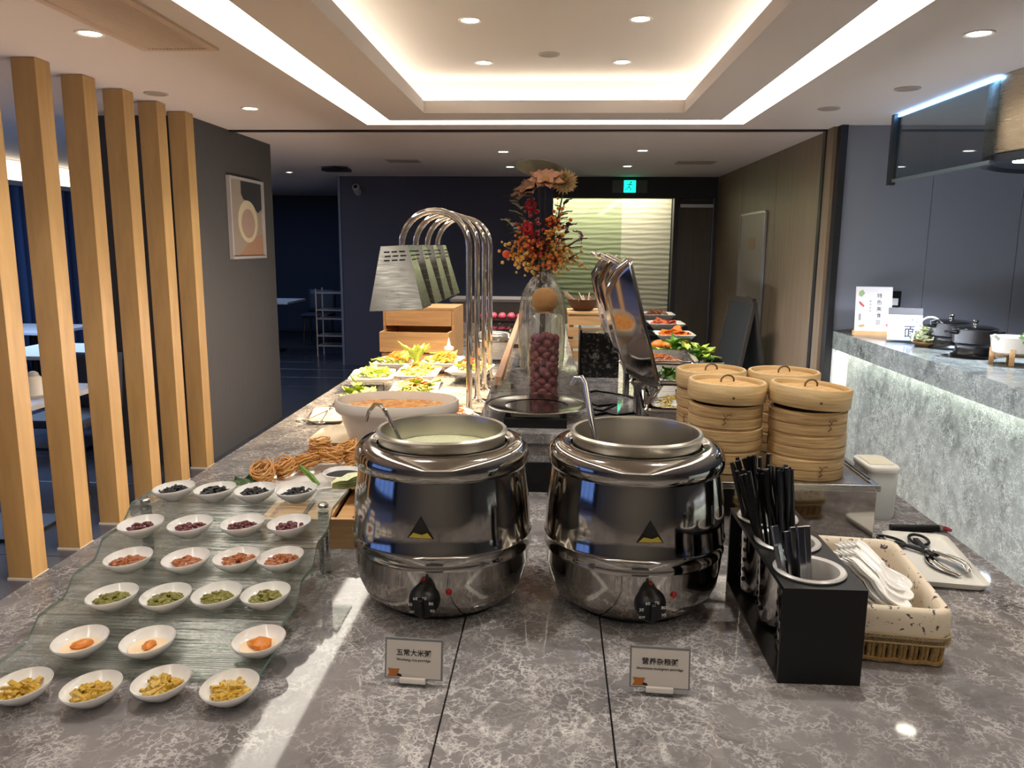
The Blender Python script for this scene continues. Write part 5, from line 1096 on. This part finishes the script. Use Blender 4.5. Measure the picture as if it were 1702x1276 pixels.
# ================================================================== RIGHT HALF: CHAFERS, CRATE, VEGETABLE TRAYS
def chafer(y0, nm):
    t = thing('open_chafer', 'open mirror steel chafing dish with lid raised, %s of three' % nm, 'chafing dish', (0.29, y0, ZC), R(-4))
    LX, LY = 0.36, 0.44
    for a in (0.04, LX - 0.02):
        for b in (0.04, LY - 0.04): MB().tube([(a, b, 0), (a, b, 0.13)], 0.011, 10).build('leg', STEEL, t, smooth=True)
    sh = lambda mb: mb
    mb = MB(); rr_tray(mb, [(LX - .06, LY - .06, .03, 0.075), (LX - .03, LY - .03, .04, 0.14), (LX, LY, .045, 0.158), (LX + .012, LY + .012, .05, 0.163), (LX, LY, .045, 0.170), (LX - .04, LY - .04, .04, 0.165), (LX - .07, LY - .07, .03, 0.10)]); mb.v = [(x + LX / 2, y + LY / 2, z) for x, y, z in mb.v]
    mb.build('water_pan', MIRROR, t, smooth=True, sharp=0.9)
    # lid: shallow dome, hinged along the inner (x=0) edge, standing open
    lidM = Matrix.Translation((0.05, LY / 2, 0.235)) @ Matrix.Rotation(R(-105), 4, 'Y')
    mb = MB(); spec = ((0.425, LY + .012, .03, 0.0), (0.425, LY + .012, .03, 0.012), (0.385, LY - .03, .035, 0.05), (0.30, LY - .10, .04, 0.095), (0.22, LY - .17, .05, 0.104), (0.10, LY - .28, .04, 0.107))
    mb = loft(MB(), [[(x + 0.2125, y, z) for x, y in rrect(w, d, r, 5)] for w, d, r, z in spec], cap1=True)
    mb.v = [tuple(lidM @ Vector(p)) for p in mb.v]
    ld_ = mb.build('lid', MIRROR, t, smooth=True, sharp=0.3, solid=0.0015)
    hd = MB().tube([lidM @ Vector(p) for p in ((0.40, -0.075, 0.02), (0.43, -0.07, 0.055), (0.445, -0.05, 0.07), (0.445, 0.05, 0.07), (0.43, 0.07, 0.055), (0.40, 0.075, 0.02))], 0.009, 10).build('lid_handle', CHROME, ld_, smooth=True)
    for b in (0.09, LY - 0.09): MB().tube([(0.012, b, 0.165), (0.03, b, 0.20), (0.05, b, 0.235)], 0.012, 10).build('hinge', STEEL, t, smooth=True)
    fp = MB(); rr_tray(fp, [(LX - .08, LY - .08, .03, 0.12), (LX - .05, LY - .05, .035, 0.17), (LX - .055, LY - .055, .035, 0.171), (LX - .085, LY - .085, .03, 0.125)]); fp.v = [(x + LX / 2, y + LY / 2, z) for x, y, z in fp.v]; fp.build('food_pan', STEELB, t, smooth=True, sharp=0.9)
for i, nm in enumerate(('nearest', 'middle', 'farthest')):
    y0 = 2.46 + i * 0.53; chafer(y0, nm)
    q = (shreds(70, 0.11, 0.15, 0.03, 200 + i) if i != 1 else leaves(26, .11, .15, .03, 210)).build(['fried_noodles', 'stir_fried_greens', 'fried_rice_strips'][i], [EGG, GREEN, CARR][i], None, smooth=True); q.location = (0.475, y0 + 0.21, ZC + 0.14); tag(q, ['yellow fried noodles', 'stir fried greens', 'orange fried strips'][i] + ' in the %s chafing dish' % nm, 'food', kind='stuff')
for i, (pts, lb) in enumerate((([(0.16, 3.62), (0.20, 3.66), (0.26, 3.62), (0.33, 3.55), (0.38, 3.46)], 'black power cable looping behind the chafing dishes'), ([(0.13, 3.42), (0.19, 3.3), (0.27, 3.34), (0.2, 3.2), (0.15, 3.24)], 'black power cable zigzagging beside the stone ledge'), ([(0.14, 3.35), (0.17, 3.12), (0.22, 3.16), (0.26, 3.12), (0.33, 3.17), (0.36, 3.10)], 'black power cable nearest the right kettle'))):
    o = MB().tube([(x, y, ZC + 0.005) for x, y in pts], 0.0048, 6).build('power_cable', BLACK, None, smooth=True); tag(o, lb, 'cable')
ct = thing('slatted_crate', 'pine slatted crate standing right of the stone ledge', 'crate', (0.195, 4.75, ZC))
for k2 in range(4): bx(-0.12, 0.12, -0.15, -0.138, 0.012 + k2 * 0.07, 0.068 + k2 * 0.07).build('slat', PINE, ct); bx(-0.12, -0.108, -0.138, 0.138, 0.012 + k2 * 0.07, 0.068 + k2 * 0.07).build('slat', PINE, ct)
for a in (-1, 1):
    for b in (-1, 1): bx(a * 0.1 - .012, a * .1 + .012, b * .125 - .012, b * .125 + .012, 0, 0.285).build('post', PINE, ct)
bx(-0.125, 0.125, -0.155, 0.155, 0.285, 0.297).build('top_board', PINE, ct)
nb2 = thing('nest_bowl', 'brown woven bowl with twigs on the slatted crate', 'bowl', (0.165, 4.72, ZC + 0.297)); MB().lathe([(0, 0), (0.05, 0), (0.08, 0.03), (0.1, 0.07), (0.096, 0.07), (0.075, 0.032), (0, 0.01)], 24).build('bowl', mat('nest_brown', (84, 58, 44), 0.8, var=0.5, vscale=(40, 40, 40), bump=.8), nb2, smooth=True); mb = MB(); r2 = random.Random(31)
for k2 in range(14): a = r2.uniform(0, 6.3); mb.tube([(.05 * math.cos(a), .05 * math.sin(a), .04), (.12 * math.cos(a + .3), .12 * math.sin(a + .3), r2.uniform(.07, .11))], .0035, 5)
mb.build('twigs', mat('twig_tan', (158, 128, 104), 0.7), nb2)
gbx = thing('granite_stand', 'black speckled granite display block behind the chafing dishes', 'display block', (0.225, 4.18, ZC)); bx(-0.085, 0.11, -0.12, 0.12, 0, 0.235).build('block', printmat('granite', (30, 30, 30), ((130, 128, 124), (84, 82, 80)), 55, 0.55, 0.2), gbx, bev=.002); bx(-0.095, -0.085, -0.13, 0.13, 0, 0.25).build('side_plate', BLACK, gbx)
# vegetable trays at the right edge
def vtray(x, y, w, d, zt, lb, rz=0):
    t = thing('steel_food_tray', lb, 'tray', (x, y, ZC), rz); rr_tray(MB(), [(w - .03, d - .03, .015, 0), (w, d, .02, zt), (w + .02, d + .02, .02, zt), (w + .02, d + .02, .02, zt + .006), (w - .006, d - .006, .018, zt + .004), (w - .03, d - .03, .015, .01)]).build('pan', STEEL, t, smooth=True, sharp=.8); return t
vtray(0.715, 4.42, 0.38, 0.38, 0.06, 'steel tray of green vegetables near the bamboo steamers'); vtray(0.66, 3.96, 0.34, 0.38, 0.03, 'steel tray of fruit salad just behind the bamboo steamers'); vtray(0.70, 3.5, 0.30, 0.40, 0.045, 'steel tray beside the middle chafing dish')
def stuff(name, mb, m, loc, lb, cat='food'): q = mb.build(name, m, None, smooth=True); q.location = loc; return tag(q, lb, cat, kind='stuff')
stuff('bok_choy_pile', leaves(70, .16, .15, .09, 301, .12, .028), GREEN, (0.715, 4.42, ZC + .04), 'pile of bright green bok choy in the steel tray', 'vegetable'); stuff('broccoli_leaves', leaves(50, .15, .14, .11, 302, .10, .025), LGREEN, (0.72, 4.42, ZC + .045), 'pale green stems mixed into the bok choy pile', 'vegetable')
for i in range(7):
    o = MB().ball((0, 0, 0), .02, 9, 7, None, (1, 2.3, 1)).build('green_cucumber', mat('cuke2', (70, 128, 44), .35, var=.3, vscale=(30, 30, 30)), None, smooth=True); o.location = (0.60 + .042 * i, 4.30 + .03 * (i % 3), ZC + .10 - .006 * abs(i - 2)); o.rotation_euler = (.2, 0, R(35 + 25 * i)); tag(o, 'short green cucumber lying on the bok choy pile', 'vegetable', 'cucumbers on the bok choy')
stuff('fruit_salad', slices(26, .13, .15, .03, 303, .018), HAM, (0.66, 3.98, ZC + .03), 'pink and red fruit pieces in the tray behind the steamers', 'fruit'); stuff('fruit_greens', leaves(18, .12, .14, .03, 304, .05, .015), LGREEN, (0.66, 3.98, ZC + .03), 'green leaves among the fruit behind the steamers'); stuff('bean_sprouts', shreds(60, .11, .15, .03, 305), EGG, (0.70, 3.5, ZC + .03), 'pale bean sprouts in the tray beside the chafing dishes')
def boat(x, y, z, lb):
    t = thing('slanted_bowl', lb, 'bowl', (x, y, z)); sp = ((.13, .16, .02, 0), (.26, .28, .03, .075), (.255, .275, .03, .077), (.12, .15, .02, .01)); rr_tray(MB(), sp).build('bowl', CERAM, t, smooth=True, sharp=.9); return t
bs = thing('step_stand', 'black stepped stand raising the far white bowls', 'stand', (0.80, 5.75, ZC)); bx(-.16, .2, -.62, -.22, 0, .03).build('step', BLACK, bs); bx(-.16, .2, -.2, .18, 0, .06).build('step', BLACK, bs); bx(-.16, .2, .2, .6, 0, .09).build('step', BLACK, bs)
for i, (x, y, z, lb, fm_, fn) in enumerate(((0.80, 5.30, ZC + .03, 'nearest white square bowl, holding orange carrots', CARR, 'carrots'), (0.80, 5.74, ZC + .06, 'middle white square bowl, holding pink prawns', HAM, 'prawns'), (0.79, 6.15, ZC + .09, 'farthest white square bowl, holding brown mushrooms', mat('mushroom', (140, 92, 62), .5, var=.4, vscale=(40, 40, 40)), 'mushrooms'))):
    boat(x, y, z, lb); stuff(fn, (heap('chunk', 46, .09, .03, 400 + i) if 0 else (slices(30, .09, .10, .05, 401 + i, .03) if i < 2 else shreds(60, .08, .09, .06, 403, .005))), fm_, (x, y, z + .055), '%s heaped in the %s white square bowl' % (fn, ['nearest', 'middle', 'farthest'][i]), 'food')
for i in range(6):
    o = MB().ball((0, 0, 0), .036, 12, 8, None, (1.1, 1, .8), .08).build('orange_segment', mat('orange_fruit', (232, 124, 44), .4, var=.15), None, smooth=True); o.location = (0.63 + .068 * (i % 3) + .02 * (i // 3), 4.86 + .07 * (i // 3), ZC + .075); tag(o, 'round orange piece of pumpkin behind the bok choy', 'vegetable', 'orange pumpkin pieces')
vtray(0.72, 4.9, 0.34, 0.28, .05, 'steel tray of pumpkin behind the bok choy')
# chalkboard
cbk = thing('chalkboard_sign', 'black A frame chalkboard leaning by the brown wood wall', 'chalkboard', (1.70, 7.25, 0), R(-79))
for s, nmx in ((1, 'front_board'), (-1, 'rear_board')):
    Mb = Matrix.Translation((0, -0.2 * s, 0)) @ Matrix.Rotation(R(-10.5 * s), 4, 'X'); pn = MB().box(-.24, .24, -.01, .01, .05, 1.08, Mb).build(nmx, mat('chalk_black', (36, 38, 38), .6, var=.25, vscale=(6, 6, 6)), cbk); fm = MB(); fm.box(-.27, -.24, -.015, .015, 0, 1.1, Mb); fm.box(.24, .27, -.015, .015, 0, 1.1, Mb); fm.box(-.24, .24, -.015, .015, 1.08, 1.13, Mb); fm.build('wood_frame', mat('frame_dark', (52, 46, 40), .5), pn)

# ================================================================== THE BAR AT THE RIGHT
ba = thing('marble_bar', 'long grey marble bar with lit underside along the right', 'bar counter', (0, 0, 0))
bx(2.015, 2.85, 0.4, 5.795, 0.905, 0.965).build('bar_top', STONE_BAR, ba, bev=.002); bx(2.015, 2.045, 0.4, 5.795, 0.838, 0.905).build('apron', STONE_BAR, ba)
for k2 in range(6): bx(2.12, 2.15, 0.4 + k2 * .9, 0.4 + k2 * .9 + .898, 0.0, 0.905).build('front_slab', STONE_BAR, ba)
bx(2.15, 2.85, 0.4, 5.795, 0, 0.905).build('cabinet_base', MATS['counter_base'], ba)
bx(2.05, 2.10, 0.5, 5.72, 0.893, 0.90).build('led_strip', glow('bar_led', (242, 248, 236), 20.0), ba); bx(2.02, 2.12, 5.73, 5.795, 0, 0.838).build('end_post', mat('post_white', (214, 212, 204), .5), ba)
ZB = 0.965
mn = thing('menu_sign', 'white upright menu sign with red chilli drawings on the bar', 'sign', (2.175, 5.48, ZB), R(-6))
bx(-.125, .125, -.03, .03, 0, .035).build('wood_base', PINE, mn, bev=.001); Mm = Matrix.Rotation(R(-7), 4, 'X'); pg = MB().box(-.118, .118, -.003, .003, .03, .335, Mm).build('page', mat('menu_paper', (218, 210, 204), .5), mn)
PM = lambda a, b: Mm @ Vector((a, -.0045, b)); rot = (R(83), 0, 0)
for i, ch in enumerate('特色美食区'): text('menu_character', ch, .034, INK, pg, PM(.035, .272 - .045 * i), rot)
for i, ch in enumerate('欢迎品尝'): text('small_character', ch, .014, mat('ink_grey', (140, 134, 128), .6), pg, PM(-.022, .235 - .022 * i), rot)
bx(0, .001, 0, .001, 0, .001)
for nmz, pts, m in (('green_sprig', [(-.10, .30), (-.075, .315), (-.06, .29), (-.08, .265), (-.10, .275)], mat('mp_green', (150, 170, 110), .6)), ('red_chilli', [(-.10, .235), (-.085, .23), (-.06, .205), (-.066, .195), (-.09, .215)], mat('mp_red', (190, 70, 60), .6)), ('brown_motif', [(-.10, .07), (-.06, .08), (-.05, .065), (-.08, .055)], mat('mp_brown', (176, 140, 100), .6)), ('rose_motif', [(.08, .08), (.10, .09), (.108, .07), (.09, .06)], mat('mp_rose', (196, 110, 120), .6)), ('grey_mark', [(-.095, .15), (-.08, .15), (-.08, .105), (-.095, .105)], MATS['ink_grey'])): MB().raw([PM(a, b) for a, b in pts], [tuple(range(len(pts)))]).build(nmz, m, pg)
cl2 = thing('noodle_sign', 'smaller tilted sign with black brush lettering on the bar', 'sign', (2.235, 5.12, ZB), R(-16)); bx(-.105, .105, -.03, .03, 0, .018).build('base', ACRYL, cl2); M2 = Matrix.Rotation(R(-14), 4, 'X'); pg2 = MB().box(-.1, .1, -.003, .003, .012, .22, M2).build('page', mat('sign_lilac', (190, 194, 226), .5), cl2); MB().box(-.1, .1, -.0042, -.003, .178, .222, M2).build('header_band', mat('band_grey', (84, 80, 78), .5), pg2)
P2 = lambda a, b: M2 @ Vector((a, -.0048, b)); text('brush_character', '面', .085, INK, pg2, P2(.035, .065), (R(76), 0, 0)); text('small_character', '手工', .026, mat('ink_blue', (92, 96, 140), .6), pg2, P2(.055, .14), (R(76), 0, 0)); MB().raw([P2(-.07 + .022 * math.cos(t), .12 + .035 * math.sin(t)) for t in [2 * PI * i / 16 for i in range(16)]], [tuple(range(16))]).build('wheat_motif', mat('wheat', (198, 196, 160), .6), pg2)
so2 = thing('power_socket', 'black power socket plate with white plug on grey wall', 'socket', (2.40, 5.795, 1.20)); bx(-.075, .075, -.012, 0, -.055, .055).build('plate', BLACK, so2); bx(-.0, .05, -.035, -.012, -.045, .005).build('plug', WHITE, so2, bev=.004)
vb = thing('vegetable_basket', 'shallow handled basket of pale chopped cabbage on the bar', 'basket', (2.30, 4.93, ZB)); MB().lathe([(0, 0), (.07, 0), (.105, .03), (.1, .032), (.06, .008)], 28).build('bowl', mat('basket_straw', (176, 140, 92), .7), vb, smooth=True); MB().tube([(-.1, 0, .03)] + [(-.1 * math.cos(a), .0, .03 + .15 * math.sin(a)) for a in [PI * k2 / 14 for k2 in range(1, 14)]] + [(.1, 0, .03)], .006, 8).build('handle', mat('handle_white', (216, 218, 210), .4), vb, smooth=True)
stuff('chopped_cabbage', leaves(80, .085, .085, .10, 501, .06, .026), PALEV, (2.30, 4.93, ZB + .03), 'pale chopped cabbage piled in the handled basket', 'vegetable')
def pot(x, y, lb):
    t = thing('black_hot_pot', lb, 'pot', (x, y, ZB)); MB().lathe([(0, 0), (.11, 0), (.112, .012), (.098, .02), (.086, .06), (.09, .072), (0, .072)], 32).build('burner_base', mat('burner_black', (22, 22, 26), .3), t, smooth=True, sharp=.8)
    MB().lathe([(0, .074), (.095, .074), (.108, .082), (.112, .155), (.116, .158), (.112, .16), (.1, .158), (.098, .09)], 36).build('pot_wall', mat('pot_brown', (38, 35, 35), .3, .2), t, smooth=True, sharp=.8); MB().lathe([(.116, .158), (.113, .163), (.08, .172), (0, .178)], 36).build('lid', glass('lid_glass', (190, 196, 200), .05, 1.6), t, smooth=True); MB().lathe([(0, .176), (.012, .176), (.01, .19), (.016, .2), (.012, .206), (0, .207)], 16).build('lid_knob', STEEL, t, smooth=True)
    for s in (-1, 1): MB().tube([(s * .11, -.03, .135), (s * .145, -.025, .138), (s * .145, .025, .138), (s * .11, .03, .135)], .008, 8).build('side_handle', BLACK, t, smooth=True)
pot(2.375, 4.83, 'black lidded hot pot beside the cabbage basket'); pot(2.33, 4.47, 'black lidded hot pot beside the white pot')
def wpot(x, y, m, lb, spout=True):
    t = thing('footed_pot', lb, 'pot', (x, y, ZB), R(20)); MB().lathe([(0, .055), (.07, .055), (.09, .065), (.1, .13), (.103, .145), (.099, .146), (.092, .13), (.08, .075), (0, .068)], 36).build('pot_wall', m, t, smooth=True, sharp=.9)
    if spout: MB().tube([(-.095, 0, .135), (-.12, 0, .15), (-.125, 0, .158)], [.012, .01, .008], 8).build('spout', m, t, smooth=True)
    for k2 in range(4): a = PI / 4 + k2 * PI / 2; MB().box(-.012, .012, -.012, .012, 0, .085, Matrix.Translation((.085 * math.cos(a), .085 * math.sin(a), 0)) @ Matrix.Rotation(a, 4, 'Z')).build('wood_leg', PINE, t, bev=.002)
    MB().box(-.085, .085, -.008, .008, .035, .053, Matrix.Rotation(PI / 4, 4, 'Z')).build('cross_bar', PINE, t); MB().box(-.085, .085, -.008, .008, .035, .053, Matrix.Rotation(-PI / 4, 4, 'Z')).build('cross_bar', PINE, t)
wpot(2.385, 4.20, mat('pot_cream', (210, 202, 190), .35), 'cream spouted pot on a wooden leg stand'); wpot(2.42, 3.93, mat('pot_sage', (158, 162, 146), .4), 'sage green pot of leaves at the right edge of the bar', False)
stuff('pot_leaves', leaves(26, .07, .07, .05, 520, .09, .03), mat('leaf_mid', (120, 156, 92), .5, var=.3, vscale=(20, 20, 20)), (2.42, 3.93, ZB + .12), 'broad green leaves spilling from the sage pot', 'plant')
# range hood with glass screen
hd = thing('range_hood', 'curved brushed steel extractor hood above the bar', 'hood', (2.86, 4.12, 0))
MB().lathe([(.68, 2.02), (.69, 2.03), (.69, HC - .002)], 64).build('drum', steel('hood_steel', (192, 176, 152), .3, (2, 2, 40)), hd, smooth=True); MB().lathe([(.69, 2.02), (.69, 1.985), (.66, 1.98), (.64, 2.0), (0, 2.01)], 64).build('lower_collar', mat('hood_dark', (62, 66, 74), .3, .6), hd, smooth=True, sharp=.7)
MB().lathe([(0, 1.992), (.06, 1.992), (.06, 2.0)], 24, Matrix.Translation((-.5, .1, 0))).build('hood_lamp', glow('hood_lamp', (226, 240, 255), 14.0), hd)
l = bpy.data.lights.new('hood_light', 'SPOT'); l.energy = 105; l.color = (.72, .82, 1.0); l.spot_size = R(130); l.spot_blend = .6; l.shadow_soft_size = .06; lo = bpy.data.objects.new('hood_spot', l); C.objects.link(lo); lo.parent = hd; lo.location = (-.42, .35, 1.975)
gs2 = thing('glass_smoke_screen', 'hanging clear glass smoke screen beside the extractor hood', 'glass panel', (2.165, 4.75, 1.99)); bx(-.004, .004, -.58, .58, 0, HC - 1.992).build('pane', glass('screen_glass', (214, 226, 232), .02, 1.2), gs2); bx(-.012, .012, -.58, .58, -.012, .006).build('bottom_rail', mat('rail_alu', (150, 168, 176), .3, .8), gs2); bx(-.03, .012, .58, .62, -.03, HC - 1.992).build('end_post', mat('post_alu', (70, 74, 76), .3, .7), gs2)
bx(-.006, .006, -.58, .58, HC - 2.008, HC - 1.994).build('led_line', glow('blue_led', (130, 190, 255), 6.0), gs2)
